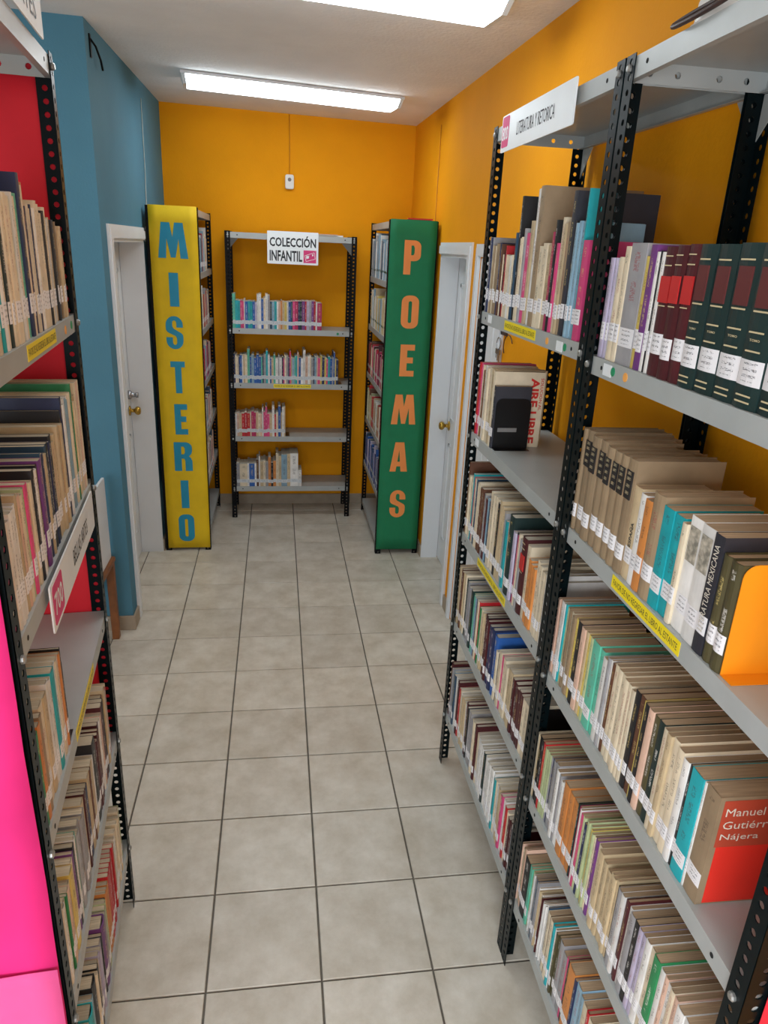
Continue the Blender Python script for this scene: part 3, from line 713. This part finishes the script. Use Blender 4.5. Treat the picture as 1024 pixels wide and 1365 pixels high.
row('far', 2, 0.035, 0.262, 'bk8h232 rd7h245 pk6h245 cr8h240 br6h225 be6h225 wh10h245 cr10h240 cr12h245 be14h245 cr10h243d165A sl9h200d118', d0=0.165, seed=2, rname='second row', tz=0.04, who='literature bookcase', anchor='doorway post')
row('far', 3, 0.03, 0.875, 'br8h268d240 cr12h222 cr10h222 tl10h245 mg6h238 cr8h236 cr8h232 br9h225 mr10h220 gr10h222 lb8h222 cr10h255 be12h258 be10h245 tl12h218 cr8h218 dg26h252d240H lv8h215 lv8h215 bk4h222 pk8h215 cr8h225 gr10h215 mr24h232d170HB cr16h222 or14h192 cr14h212 cr10h200', pages=NEWP, d0=0.17, seed=3, rname='third row', **FA)
row('far', 4, 0.03, 0.845, 'be14h238 br10h235 be8h236 dg10h232 gr10h228 gr9h226 dg12h228 gn8h222 tq8h222 lb10h222 nv8h222 cr10h225 rd6h228 gn10h215 cr14h218 be8h216 mr14h225HB bk6h225 mr12h222H nv12h215 pu6h205 nv16h222H bl20h215H cr10h175 cr14h195 pk8h190 cr14h190 be14h185 cr16h180', pages=NEWP, d0=0.17, seed=4, rname='fourth row', **FA)
row('far', 5, 0.03, 0.875, 'mr16h238H gr6h225 lb10h225 wh8h225 gr8h228 mr12h232H rd8h215 cr10h218 wh10h212 mr14h222H bk8h218 gr10h215 cr10h212 mr12h225H cr12h205 wh14h205 wh12h205 wh10h202 wh8h205 dg10h202 wh10h200 wh10h205 tl8h195 cr10h200 wh10h198 pk10h202 wh8h200 rd10h195 cr10h190', pages=NEWP, d0=0.165, seed=5, rname='bottom row', **FA)
NE = dict(who='orange-bookend bookcase', anchor='shared post')
row('near', 1, 0.038, 0.83, 'lv11h200 lv8h200 wh8h200 cr14h202 cr12h222d150 gr40h228d160 yl11h205 pu14h225 wh8h213 bk3h215 wh8h213 mr26h222HB mr22h224HB mr24h226HB dg30h226HG dg34h226HG dg36h228HG dg36h228HG dg36h228HG dg36h228HG dg36h228HG dg36h228HG', d0=0.16, seed=6, rname='top row', tz=0.036, th=0.036, **NE)
row('near', 2, 0.030, 0.655, 'ta13h238H ta26h240HK ta26h236HK ta24h236HK ta22h232HK ta22h232HK ta22h234HK ta24h236HK be20h190E wh16h185 or16h182 ta27h205H tl23h192 tl22h190 cr10h186 wh26h205P wh26h205P sl18h205L ol16h182H ol18h182H', d0=0.16, seed=7, rname='second row', tz=0.034, th=0.032, **NE)
row('near', 3, 0.025, 0.725, 'pc8h205 pc8h208 wh10h210 wh6h210 tl5h212 lg8h208 ta10h210 cr10h210 ta12h208 yl12h210 bk16h214 pc14h212 be10h212 yl8h210 lg10h212 tq24h215 tq14h212 wh14h205 gr8h216 wh5h216 br8h214 cr12h220 cr12h220 cr10h220 cr12h218 cr10h218 cr8h214 bk12h222 br14h222 yl4h222 bk10h222 pc12h222 ol12h220 dg14h222 cr10h220 be10h220 cr14h222 cr14h218 wh12h212 bk6h212 tl24h215 wh4h214 ta26h218', seed=8, rname='third row', **NE)
row('near', 4, 0.020, 0.84, 'cr4h200 bk14h202 bk12h202 rd10h206 lg10h202 lg8h202 gr6h200 nv6h200 gr12h204 wh12h204 gr8h202 or22h210 or18h206 or20h206 dg5h214H mg8h212 wh6h214 pk8h210 lg8h212 yl6h212 lg6h210 cr8h210 pu8h212 cr12h210 be14h210 be8h204 gr12h204 wh10h208 mr6h206 wh8h206 gr14h205 bk12h206 lv10h206 lv10h206 wh12h210 cr12h208 gn16h210 wh12h204 pc8h204 wh10h200 cr10h206 pc9h204 wh16h200 cr14h200 be10h202 gn8h198', seed=9, kmax=1.3, rname='fourth row', **NE)
row('near', 5, 0.020, 0.84, 'pc6h205 bk26h200 tq8h200 tq6h200 lg6h198 cr12h198 br4h198 cr14h200 tl10h204H wh6h202 ol8h200 ol8h200 gr16h202 pk6h200 bk8h200 or26h206 nv8h200 lb20h204 lb12h200 cr16h200 rd10h202H cr14h200 be12h198 cr16h200 wh10h200 cr12h202 be14h200 gr10h198 cr14h200 be12h200', seed=10, kmax=1.3, rname='bottom row', **NE)
LE = dict(kmax=1.75, pages=(200, 184, 158), who='arts bookcase', anchor='red end panel', rev=True)
row('left', 1, 0.04, 0.80, 'be10h190 be9h190 ta9h198 bk6h200 be9h205 cr10h222 rd5h232 cr10h225 cr8h215 nv6h222 cr8h215 nv6h218 or8h255 cr6h250 nv12h268 tq10h235 cr6h230 wh10h235 gn8h225 cr10h228 cr8h225 dg10h222 cr10h230 wh10h228 tl9h235 be9h225 cr9h230 bl9h225 cr10h228 rd8h220 cr10h225 wh10h225', seed=11, rname='top row', d0=0.17, tz=0.036, th=0.034, **LE)
row('left', 2, 0.045, 0.815, 'cr9h262d230 pc8h260 cr10h262d240 be8h235 yl9h235 cr7h235 gn6h272d265 cr10h255 wh8h250 lb7h245 wh9h255 nv10h265d250 bk6h240d230 be12h215 nv7h210 bk12h212 db9h212 be8h200 nv9h205 wh5h205 pu14h205 bk6h200 cr8h195 wh10h200 cr9h190 pk10h198 lg8h195 cr10h190 pc10h195 wh8h190 pk8h195', seed=12, rname='second row', d0=0.17, tz=0.034, th=0.032, **LE)
row('left', 3, 0.045, 0.305, 'bk4h215 or7h210 pc8h210 cr8h212 wh10h215 tl15h215 wh10h210 be14h205 cr18h205 ta10h200 or11h195 gn10h190 cr9h185', seed=13, rname='third row', d0=0.16, **LE)
row('left', 4, 0.045, 0.79, 'cr7h215 rd8h212 gr9h210 be14h235 mr12h225 mr14h228 pc10h215 mr10h205 bk22h232 wh8h205 be16h205 br8h205 be16h206 br8h205 be16h204 gr12h200 tq8h212 wh8h215 pu6h205 cr10h200 yl16h198 be8h190 pc10h190 gn5h190 cr9h190 wh9h195 cr9h190 wh8h190', seed=14, rname='fourth row', d0=0.165, **LE)
row('left', 5, 0.045, 0.80, 'lg7h190 cr12h205 be8h208 rd9h215T rd9h215T rd9h215T rd9h215T rd9h215T rd9h215T rd9h215T or9h205 or8h205 lg8h200 lg9h198 gr6h195 pu26h200H bk6h190 gr12h188 lv9h186 be9h185 cr7h185 bk22h195H lb8h182 wh6h182 tl24h190H cr12h185 be12h185 tl10h188', seed=15, rname='bottom row', d0=0.16, **LE)
def rnd_row(case, i, x0, x1, codes, h0, hv, tmin, tmax, seed, **kw):
    rnd = random.Random(seed); s = []; x = x0
    while x < x1-tmax/1000:
        t = rnd.randint(tmin, tmax); x += t/1000
        big = rnd.random() < kw.get('pbig', 0.1)
        s.append('%s%dh%d' % (rnd.choice(codes), t, h0+rnd.uniform(-hv, hv)+(45 if big else 0)))
    kw.pop('pbig', None)
    row(case, i, x0, x1, ' '.join(s), seed=seed, pages=NEWP, **kw)
KD = dict(who="children's bookcase", anchor='dark upright', d0=0.16, tagc=(205, 210, 214), th=0.026)
row('kids', 1, 0.04, 0.672, 'tq14h235 tl14h190 tl12h188 pk10h190 pk8h186 wh6h200 bl14h185 tl12h188 tl12h186 bl12h186 lv10h180 wh10h235 wh12h240 bl12h205 cr10h215 wh12h238 gr10h232 db12h190 lb12h190 tl12h192 wh8h192 pc12h190 or8h200 be12h190 yl12h188 wh8h190 bl12h192 db10h195 pk12h196 mg16h198 nv10h198 dg10h198 pu16h200 rd8h200 lv14h200 gr12h200 pu12h202 rd10h202 wh8h195 mg24h190',
    seed=21, rname='top row', pages=NEWP, **KD)
rnd_row('kids', 2, 0.04, 0.80, ['wh', 'cr', 'be', 'wh', 'lb', 'tq', 'bl', 'tl', 'pk', 'nv', 'gr', 'cr', 'pc', 'yl'], 195, 14, 8, 18, 22, rname='second row', **KD)
rnd_row('kids', 3, 0.04, 0.41, ['rd', 'wh', 'cr', 'bl', 'pk', 'mg', 'wh', 'be', 'pc'], 180, 10, 9, 20, 23, rname='third row', pbig=0.15, **KD)
row('kids', 4, 0.04, 0.535, 'gr14h185 cr34h178 wh8h185 bl24h182 wh8h185 br10h215 wh6h240 be14h200 cr10h205 gr12h195 or12h235 bk10h190 or12h205 cr12h260 be12h240 lb26h255 be14h258 wh36h262 wh16h130', seed=24, rname='bottom row', pages=NEWP, **KD)
MX = ['wh', 'cr', 'be', 'lb', 'gr', 'rd', 'db', 'wh', 'pc']
for i in range(1, 6):
    rnd_row('mist', i, 0.04, 0.62, MX+(['gn'] if i == 1 else ['rd', 'pk']), 215 if i == 1 else 205, 16, 12, 26, 30+i, who='mystery bookcase', anchor='yellow end panel', d0=0.15, rname=('top', 'second', 'third', 'fourth', 'fifth')[i-1]+' row')
PX = [['lb', 'wh', 'gr', 'lb', 'db'], ['cr', 'be', 'wh', 'lb', 'yl'], ['rd', 'mr', 'cr', 'pk', 'br', 'mg'], ['cr', 'be', 'rd', 'br', 'wh', 'lg'], ['bl', 'nv', 'bl', 'lv', 'db']]
for i in range(1, 6):
    rnd_row('poem', i, 0.05, 0.86, PX[i-1], 240 if i == 1 else 215, 18, 12, 26, 40+i, who='poetry bookcase', anchor='orange wall', d0=0.15, tagc=(16, 72, 48) if i < 3 else (196, 200, 196), th=0.012 if i < 3 else 0.02, tz=0.045, rname=('top', 'second', 'third', 'fourth', 'fifth')[i-1]+' row')

def clip_area(poly):
    pts = [px(p) for p in poly]
    if any(p is None for p in pts): return 0
    for ax, lo, sg in ((0, 0, 1), (0, 1024, -1), (1, 0, 1), (1, 1365, -1)):
        out = []
        for i in range(len(pts)):
            a, b = pts[i-1], pts[i]; da, db = sg*(a[ax]-lo), sg*(b[ax]-lo)
            if (da >= 0) != (db >= 0):
                tt = da/(da-db); out.append((a[0]+(b[0]-a[0])*tt, a[1]+(b[1]-a[1])*tt))
            if db >= 0: out.append(b)
        pts = out
        if len(pts) < 3: return 0
    return abs(sum(pts[i-1][0]*pts[i][1]-pts[i][0]*pts[i-1][1] for i in range(len(pts))))/2
for b in ROWS:
    c = CASES[b['case']]; z = c['zs'][b['i']]; mw = c['mw']
    b['mw'] = mw @ Matrix.Translation((b['x'], b['y'], z+0.0004))
    t, hh, d = b['t']/2, b['h'], b['d']
    P = lambda x, y, zz: b['mw'] @ Vector((x, y, zz))
    sp = clip_area([P(-t, 0, 0), P(t, 0, 0), P(t, 0, hh), P(-t, 0, hh)])
    tp = clip_area([P(-t, 0, hh), P(t, 0, hh), P(t, d, hh), P(-t, d, hh)]) if CAM.z > z+hh else 0
    # books tucked behind taller neighbours or posts show less of their tops
    b['score'] = sp+0.35*tp+(5000 if any(q in b['fl'] for q in 'ALE') else 0)
ROWS.sort(key=lambda b: -b['score'])
ONES, TEENS, TENS = ['', 'first', 'second', 'third', 'fourth', 'fifth', 'sixth', 'seventh', 'eighth', 'ninth'], ['tenth', 'eleventh', 'twelfth', 'thirteenth', 'fourteenth', 'fifteenth', 'sixteenth', 'seventeenth', 'eighteenth', 'nineteenth'], ['', '', 'twent', 'thirt', 'fort', 'fift', 'sixt', 'sevent', 'eight', 'ninet']
def ordinal(n):
    if n < 10: return ONES[n]
    if n < 20: return TEENS[n-10]
    return TENS[n//10]+('ieth' if n % 10 == 0 else 'y-'+ONES[n % 10])
SPECIAL = {}
def gold(mb, x0, x1, z0, z1, y, mi): mb.box((x0, y, z0), (x1, y+0.0006, z1), mi)
M['gold'] = mat('gold_foil', (206, 190, 150), 0.4, var=0.05); M['titlered'] = mat('red_title_panel', (190, 36, 34), 0.5); M['titlebrown'] = mat('brown_title_panel', (92, 36, 34), 0.5); M['titleblack'] = mat('black_title_panel', (34, 30, 30), 0.5); M['paleprint'] = mat('pale_print', (214, 206, 190), 0.6); M['redprint'] = mat('red_print', (206, 40, 30), 0.6); M['redcard'] = mat('red_card', (226, 44, 28), 0.6); M['greypic'] = mat('grey_engraving', (120, 116, 104), 0.7, var=0.4, scale=90, c2=(196, 186, 168)); M['creamcard'] = mat('cream_card', (216, 178, 156), 0.6); M['navycard'] = mat('navy_card', (34, 44, 66), 0.5, var=0.15, scale=18); M['nameplate'] = mat('grey_nameplate', (120, 118, 116), 0.4)
BK = {}
def build_book(b):
    hard = 'H' in b['fl']
    cov, pg, tg = book_parts(b['t'], b['h'], b['d'], b['code'], hard, b['pages'], b['tagc'], b['tz'], b['th'], 0.97, b['seed'], any(q in b['fl'] for q in 'GBKELPA'))
    o = cov.obj('book', 'cover', attrs=True); o.matrix_world = b['mw']
    pg.obj('pages', 'pages', o, attrs=True)
    tg.obj('spine_tag', 'tag', o, attrs=True)
    t, hh = b['t'], b['h']; bul = min(0.004, t*0.16) if hard else min(0.0012, t*0.08); y = -bul-0.0008; w2 = t*0.30
    extra = ''
    if 'G' in b['fl']:
        p = MB(); p.box((-w2, y, hh*0.62), (w2, y+bul*0.5+0.0004, hh*0.86), 0); p.obj('title_panel', 'titlebrown', o)
        p = MB()
        for z in (0.90, 0.60, 0.475, 0.36, 0.045, 0.085):
            p = MB(); gold(p, -w2, w2, hh*z-0.0012, hh*z+0.0012, y, 0); p.obj('gilt_band', 'gold', o)
        p = MB(); text_on(p, 'TOMO', -w2*0.7, hh*0.42, w2*0.7, hh*0.435, y, 0); p.obj('lettering', 'gold', o); extra = ' with gilt bands'
    if 'B' in b['fl']:
        p = MB(); p.box((-w2*1.35, y, hh*0.58), (w2*1.35, y+bul*0.5+0.0004, hh*0.78), 0); p.obj('title_panel', 'titlered', o)
        p = MB()
        for z in (0.93, 0.86, 0.555):
            p = MB(); gold(p, -w2, w2, hh*z-0.001, hh*z+0.001, y, 0); p.obj('gilt_band', 'gold', o); extra = ' with red title band'
    if 'K' in b['fl']:
        p = MB(); p.box((-t*0.36, y, hh*0.66), (t*0.36, y+bul*0.5+0.0004, hh*0.90), 0)
        for z in (0.70, 0.76, 0.82, 0.865): text_on(p, 'LIBRO', -t*0.2, hh*z, t*0.2, hh*z+0.006, y-0.0002, 1, bold=0)
        p.obj('title_panel', ['titleblack', 'gold'], o); extra = ' with black title panel'
    if 'E' in b['fl']:
        p = MB(); text_on(p, 'ESPAÑA', -t*0.22, hh*0.36, t*0.22, hh*0.62, y, 0, vertical='up'); p.obj('lettering', 'signtext', o); extra = ' lettered ESPAÑA'
    if 'L' in b['fl']:
        p = MB(); text_on(p, 'LITERATURA MEXICANA', -t*0.25, hh*0.20, t*0.25, hh*0.92, y, 0, bold=0.0, vertical='up'); p.obj('lettering', 'paleprint', o); extra = ' titled LITERATURA MEXICANA'
    if 'P' in b['fl'] or False:
        p = MB(); p.box((-t*0.38, y, hh*0.62), (t*0.38, y+0.0006, hh*0.92)); p.obj('spine_picture', 'greypic', o); extra = ' with an engraved picture'
    th = b['t']; size = 'slim' if th < 0.010 else ('thick' if th > 0.020 else 'medium')
    if 'T' in b['fl']: extra = ' of a set'
    label = '%s%s book%s, %s from %s, %s of %s' % ('' if extra else size+' ', PAL[b['code']][1], extra, ordinal(b['n']+1), b['anchor'], b['rname'], b['who'])
    tag(o, label, 'book', 'books in the %s of the %s' % (b['rname'], b['who']))
    BK[(b['case'], b['i'], b['n'])] = o
    return o
for b in ROWS[:300]: build_book(b)
# the remaining, smallest-looking books: one joined mass
mass = MB(); mats = ['cover', 'pages', 'tag']
for b in ROWS[300:]:
    for mi, part in enumerate(book_parts(b['t'], b['h'], b['d'], b['code'], 'H' in b['fl'], b['pages'], b['tagc'], b['tz'], b['th'], 0.97, b['seed'])):
        n = len(mass.v); mass.v += [tuple(b['mw'] @ Vector(v)) for v in part.v]
        for f, c, k, u in zip(part.f, part.c, part.k, part.u): mass.face([n+i for i in f], mi, c, k, u)
o = mass.obj('books', mats, attrs=True); o['kind'] = 'stuff'; tag(o, 'small distant books filling the remaining shelf rows', 'books')
print('BOOKS', len(ROWS), ROWS[299]['score'])

# decorated covers seen face on
def deco(key, fn):
    if key in BK: fn(BK[key])
def side_text(o, t, items):
    """flat print on the cover facing +x of the book: local y across, z up"""
    for name, mats_, draw in items:
        p = MB(); draw(p); q = MB(); q.m = p.m; q.f = p.f; q.c = p.c; q.k = p.k; q.u = p.u
        q.v = [(t-v[1], v[0], v[2]) for v in p.v]; q.obj(name, mats_, o)
def last(case, i):
    L = [b for b in ROWS if b['case'] == case and b['i'] == i]; return max(L, key=lambda b: b['n'])
b = last('near', 3); o = BK.get(('near', 3, b['n']))
if o:
    def red(p): p.prism([(0.012, 0.003), (b['d']-0.004, 0.003), (b['d']-0.004, b['h']*0.55), (0.012, b['h']*0.55)], 0.0, 0.0005, 0); p.prism([(0.008, b['h']*0.55), (b['d']-0.004, b['h']*0.55), (b['d']-0.004, b['h']*0.97), (0.008, b['h']*0.97)], 0.0, 0.0004, 1)
    M['brickcard'] = mat('brick_red_card', (176, 66, 42), 0.6)
    def txt(p):
        for k, s_ in enumerate(('Manuel', 'Gutiérrez', 'Nájera')): text_on(p, s_, 0.014, b['h']*(0.83-0.115*k), 0.014+0.011*len(s_), b['h']*(0.90-0.115*k), -0.0002, 0, bold=0.0)
    side_text(o, b['t']/2+0.0006, [('cover_print', ['redcard', 'brickcard'], red), ('lettering', ['paleprint'], txt)])
    o['label'] = 'thick tan book with red cover lettered Manuel Gutiérrez Nájera ending the third row'
b2 = [q for q in ROWS if q['case'] == 'far' and q['i'] == 2 and 'A' in q['fl']][0]; o = BK.get(('far', 2, 10))
if o:
    def txt(p):
        text_on(p, 'AIRE LIBRE', b2['d']-0.046, 0.012, b2['d']-0.018, b2['h']-0.018, -0.0002, 0, bold=0.035, vertical=True)
        text_on(p, 'SOLUCION AL', b2['d']-0.014, b2['h']*0.5, b2['d']-0.004, b2['h']-0.018, -0.0002, 0, bold=0.01, vertical=True)
    side_text(o, b2['t']/2+0.0004, [('lettering', ['redprint'], txt)])
    o['label'] = 'cream book with red AIRE LIBRE lettering beside the black bookend'

# ------------------------------------------------------------------ bookends
def bookend(case, i, x, y, w_, h_, mname, label, plate=False, base=0.10, flip=1):
    """upright steel plate against the last book plus a foot tucked under the row"""
    c = CASES[case]; z = c['zs'][i]
    root = empty('bookend'); root.matrix_world = c['mw'] @ Matrix.Translation((x, y, z+0.0003))
    mb = MB(); poly = [(0, 0), (w_, 0)]+arc(w_-0.022, h_-0.022, 0.022, 0.022, 0, 90, 5)+arc(0.022, h_-0.022, 0.022, 0.022, 90, 180, 5)
    mb.prism(poly, 0, 0.0016)
    mb.v = [(v[1]*flip, v[0], v[2]) for v in mb.v]
    mb.obj('upright', mname, root)
    mb = MB(); xa, xb = sorted((0.0018*flip, 0.03*flip)); mb.box((xa, 0.0, 0), (xb, w_, 0.0012)); mb.obj('foot', mname, root)
    if plate:
        mb = MB(); mb.box((0.0017, 0.012, 0.055), (0.0024, 0.075, 0.068)); mb.obj('nameplate', 'nameplate', root)
    tag(root, label, 'bookend', 'steel bookends'); return root
bookend('far', 2, 0.2635, 0.012, 0.116, 0.162, 'blackmetal', 'black steel bookend on the half-empty shelf of the literature bookcase', plate=True)
bookend('near', 2, 0.657, 0.010, 0.14, 0.185, 'orangemetal', 'orange steel bookend on the shelf above the yellow notice')
bookend('far', 4, 0.8465, 0.012, 0.14, 0.17, 'blackmetal', 'black steel bookend ending the fourth row of the literature bookcase')
bookend('left', 3, 0.3065, 0.008, 0.14, 0.20, 'blackmetal', 'black steel bookend on the half-empty shelf of the arts bookcase')
bookend('kids', 2, 0.8015, 0.02, 0.12, 0.03, 'blackmetal', 'low black bookend ending the second row of the children\'s bookcase')
bookend('kids', 3, 0.4115, 0.02, 0.12, 0.02, 'blackmetal', 'low black bookend ending the third row of the children\'s bookcase')

# ------------------------------------------------------------------ small things
# motion sensor and its cable on the end wall
root = empty('motion_sensor', (-0.027, YB-0.0005, 2.39)); p = MB()
poly = [(q[0]-0.031, q[1]) for q in rr(0, 0, 0.062, 0.095, 0.014, 0.014)]; p.prism(poly, -0.034, 0); p.obj('body', 'plastic', root, bevel=0.004)
p = MB(); p.lathe([(0.013, -0.0342), (0.011, -0.039), (0.004, -0.041)], 'y', (0, 0, 0.062), 14); p.obj('lens', 'nameplate', root)
tag(root, 'small white motion sensor on the orange end wall', 'sensor')
p = MB(); p.tube([(-0.027, YB-0.004, 2.49), (-0.026, YB-0.004, 2.65), (-0.028, YB-0.004, zc(0, YB)-0.003)], 0.0022, 6)
M['orangecable'] = mat('painted_orange_cable', (196, 120, 24), 0.5)
tag(p.obj('sensor_cable', 'orangecable', smooth=True), 'thin orange-painted cable rising from the motion sensor to the ceiling', 'cable')
p = MB(); p.tube([(XL+0.004, 3.42, 2.78), (XL+0.004, 3.41, 2.4), (XL+0.004, 3.36, 2.1), (XL+0.006, 3.24, 2.06), (XL+0.012, 3.20, 2.0)], 0.0026, 6)
tag(p.obj('wall_cable', 'cable', smooth=True), 'thin pale cable running down the blue wall to the door', 'cable')
p = MB(); p.tube([(XR-0.003, 3.28, 2.74), (XR-0.003, 3.28, 2.2), (XR-0.003, 3.285, 1.7)], 0.0022, 6)
tag(p.obj('wall_cable', 'orangecable', smooth=True), 'thin orange-painted cable running down the orange side wall', 'cable')
root = empty('wall_bracket', (XL, 2.20, 2.78)); p = MB()
p.box((0.0005, -0.012, -0.06), (0.006, 0.012, 0.05)); p.obj('plate', 'postblack', root)
p = MB(); p.tube([(0.004, 0, 0.03), (0.02, 0.03, 0.0), (0.022, 0.12, -0.045), (0.02, 0.17, -0.085)], 0.005, 6); p.obj('arm', 'postblack', root)
root.scale = (1, 0.8, 0.8); tag(root, 'small dark bracket high on the blue wall near the ceiling', 'bracket')
# loose things on top of the tray of the near right bookcase: white lampshade-like dome and a cord
root = empty('plastic_dome', (0.69, -0.215, ZT+0.001)); p = MB()
p.lathe([(0.125, 0.0), (0.125, 0.006), (0.121, 0.045), (0.104, 0.092), (0.070, 0.128), (0.025, 0.142)], 'z', seg=28); p.obj('shell', 'plastic', root, smooth=True)
p = MB(); p.lathe([(0.132, 0.0), (0.134, 0.003), (0.132, 0.006), (0.1255, 0.006), (0.1255, 0.0)], 'z', seg=28); p.obj('rim', 'plastic', root)
tag(root, 'white plastic dome lying on the top tray of the orange-bookend bookcase', 'dome')
pts = []
for k in range(26):
    a = R(-30+k*15); pts.append((0.548+0.010*math.cos(a), -0.235+0.085*math.sin(a), ZT+0.0045+0.018*(0.5+0.5*math.cos(a))))
pts += [(0.556, -0.29, ZT+0.05), (0.552, -0.26, ZT+0.09), (0.552, -0.23, ZT+0.14)]
p = MB(); p.tube(pts, 0.0042, 6); tag(p.obj('cord', 'darkcable', smooth=True), 'brown looped cord lying over the edge of the top tray', 'cord')
# keys and padlock hanging beside the closet door
root = empty('key_bunch', (XR-0.004, 1.60, 1.70)); p = MB()
p.box((-0.006, -0.02, -0.01), (0.003, 0.06, 0.012)); p.obj('hook_plate', 'darkcable', root)
pts = [(-0.012, 0.05+0.026*math.cos(R(a)), -0.05+0.026*math.sin(R(a))) for a in range(0, 361, 20)]; p = MB(); p.tube(pts, 0.003, 6); p.obj('ring', 'chrome', root, smooth=True)
p = MB(); p.hexa([(-0.014, 0.045, 0.035), (-0.014, 0.075, 0.055), (-0.006, 0.075, 0.055), (-0.006, 0.045, 0.035), (-0.014, 0.02, 0.06), (-0.014, 0.05, 0.085), (-0.006, 0.05, 0.085), (-0.006, 0.02, 0.06)]); p.obj('key_tag', 'bluetag', root)
for k in range(3):
    p = MB(); yk = 0.03+0.02*k; p.box((-0.014, yk-0.004, -0.135+0.01*k), (-0.011, yk+0.004, -0.075)); p.box((-0.015, yk-0.011, -0.096), (-0.010, yk+0.011, -0.074)); p.obj('key', 'chrome', root)
p = MB(); pts = [(-0.008, 0.0+0.06*math.cos(R(a))-0.07, -0.05+0.05*math.sin(R(a))) for a in range(-40, 160, 15)]; p.tube(pts, 0.0022, 6); p.obj('cord', 'darkcable', root, smooth=True)
tag(root, 'bunch of keys with a blue tag hanging on the orange wall', 'keys')
# red booklets lying on the poetry bookcase, papers on the children's one
for k in range(3):
    p = MB(); p.box((0, 0, 0), (0.15, 0.105, 0.008)); p.box((0.003, 0.0005, 0.0015), (0.1505, 0.1055, 0.0065), 1)
    o = p.obj('booklet', ['redcard' if k != 1 else 'titlebrown', 'creamcard']); o.location = (0.66+0.008*k, 3.13+0.012*k, 2.1805+0.0084*k); o.rotation_euler.z = R(4-5*k)
    tag(o, ('red booklet at the bottom of the small pile on the poetry bookcase', 'dark red booklet in the middle of the pile on the poetry bookcase', 'red booklet topping the small pile on the poetry bookcase')[k], 'booklet', 'booklets on the poetry bookcase')
p = MB(); p.box((0, 0, 0), (0.22, 0.16, 0.010)); p.box((0.01, -0.012, 0.0102), (0.18, 0.13, 0.0145), 1)
o = p.obj('paper_pile', ['plastic', 'creamcard']); o.location = (0.12, 3.86, 2.0835); tag(o, 'flat pile of papers lying on top of the children\'s bookcase', 'papers')

# wooden chair against the blue return wall with a white board propped on its seat
ch = empty('wooden_chair', (-1.17, 1.84, 0))
for sx, sy in ((-1, -1), (1, -1), (-1, 1), (1, 1)):
    p = MB(); x, y = sx*0.19, sy*0.19; tp = 0.44 if sx*1 else 0.44
    hgt = 0.88 if sy > 0 and sx < 0 or sx < 0 else 0.44
    p.hexa([(x-0.018, y-0.018, 0), (x+0.018, y-0.018, 0), (x+0.018, y+0.018, 0), (x-0.018, y+0.018, 0), (x-0.02, y-0.02, hgt), (x+0.02, y-0.02, hgt), (x+0.02, y+0.02, hgt), (x-0.02, y+0.02, hgt)]); p.obj('leg', 'wood', ch, bevel=0.004)
p = MB(); p.box((-0.215, -0.215, 0.4405), (0.215, 0.215, 0.468)); p.obj('seat', 'wood', ch, bevel=0.006)
for yy in (-0.19, 0.19): p = MB(); p.box((-0.168, yy-0.011, 0.38), (0.168, yy+0.011, 0.438)); p.obj('seat_rail', 'wood', ch)
for zz in (0.62, 0.78): p = MB(); p.box((-0.200, -0.168, zz), (-0.182, 0.168, zz+0.075)); p.obj('back_slat', 'wood', ch)
tag(ch, 'brown wooden chair against the blue wall behind the arts bookcase', 'chair')
p = MB(); p.box((0, 0, 0), (0.014, 0.40, 0.43)); o = p.obj('white_board', 'white', bevel=0.003); o.location = (-0.985, 1.64, 0.4685)
tag(o, 'white board standing upright on the seat of the wooden chair', 'board')
bpy.context.view_layer.update()
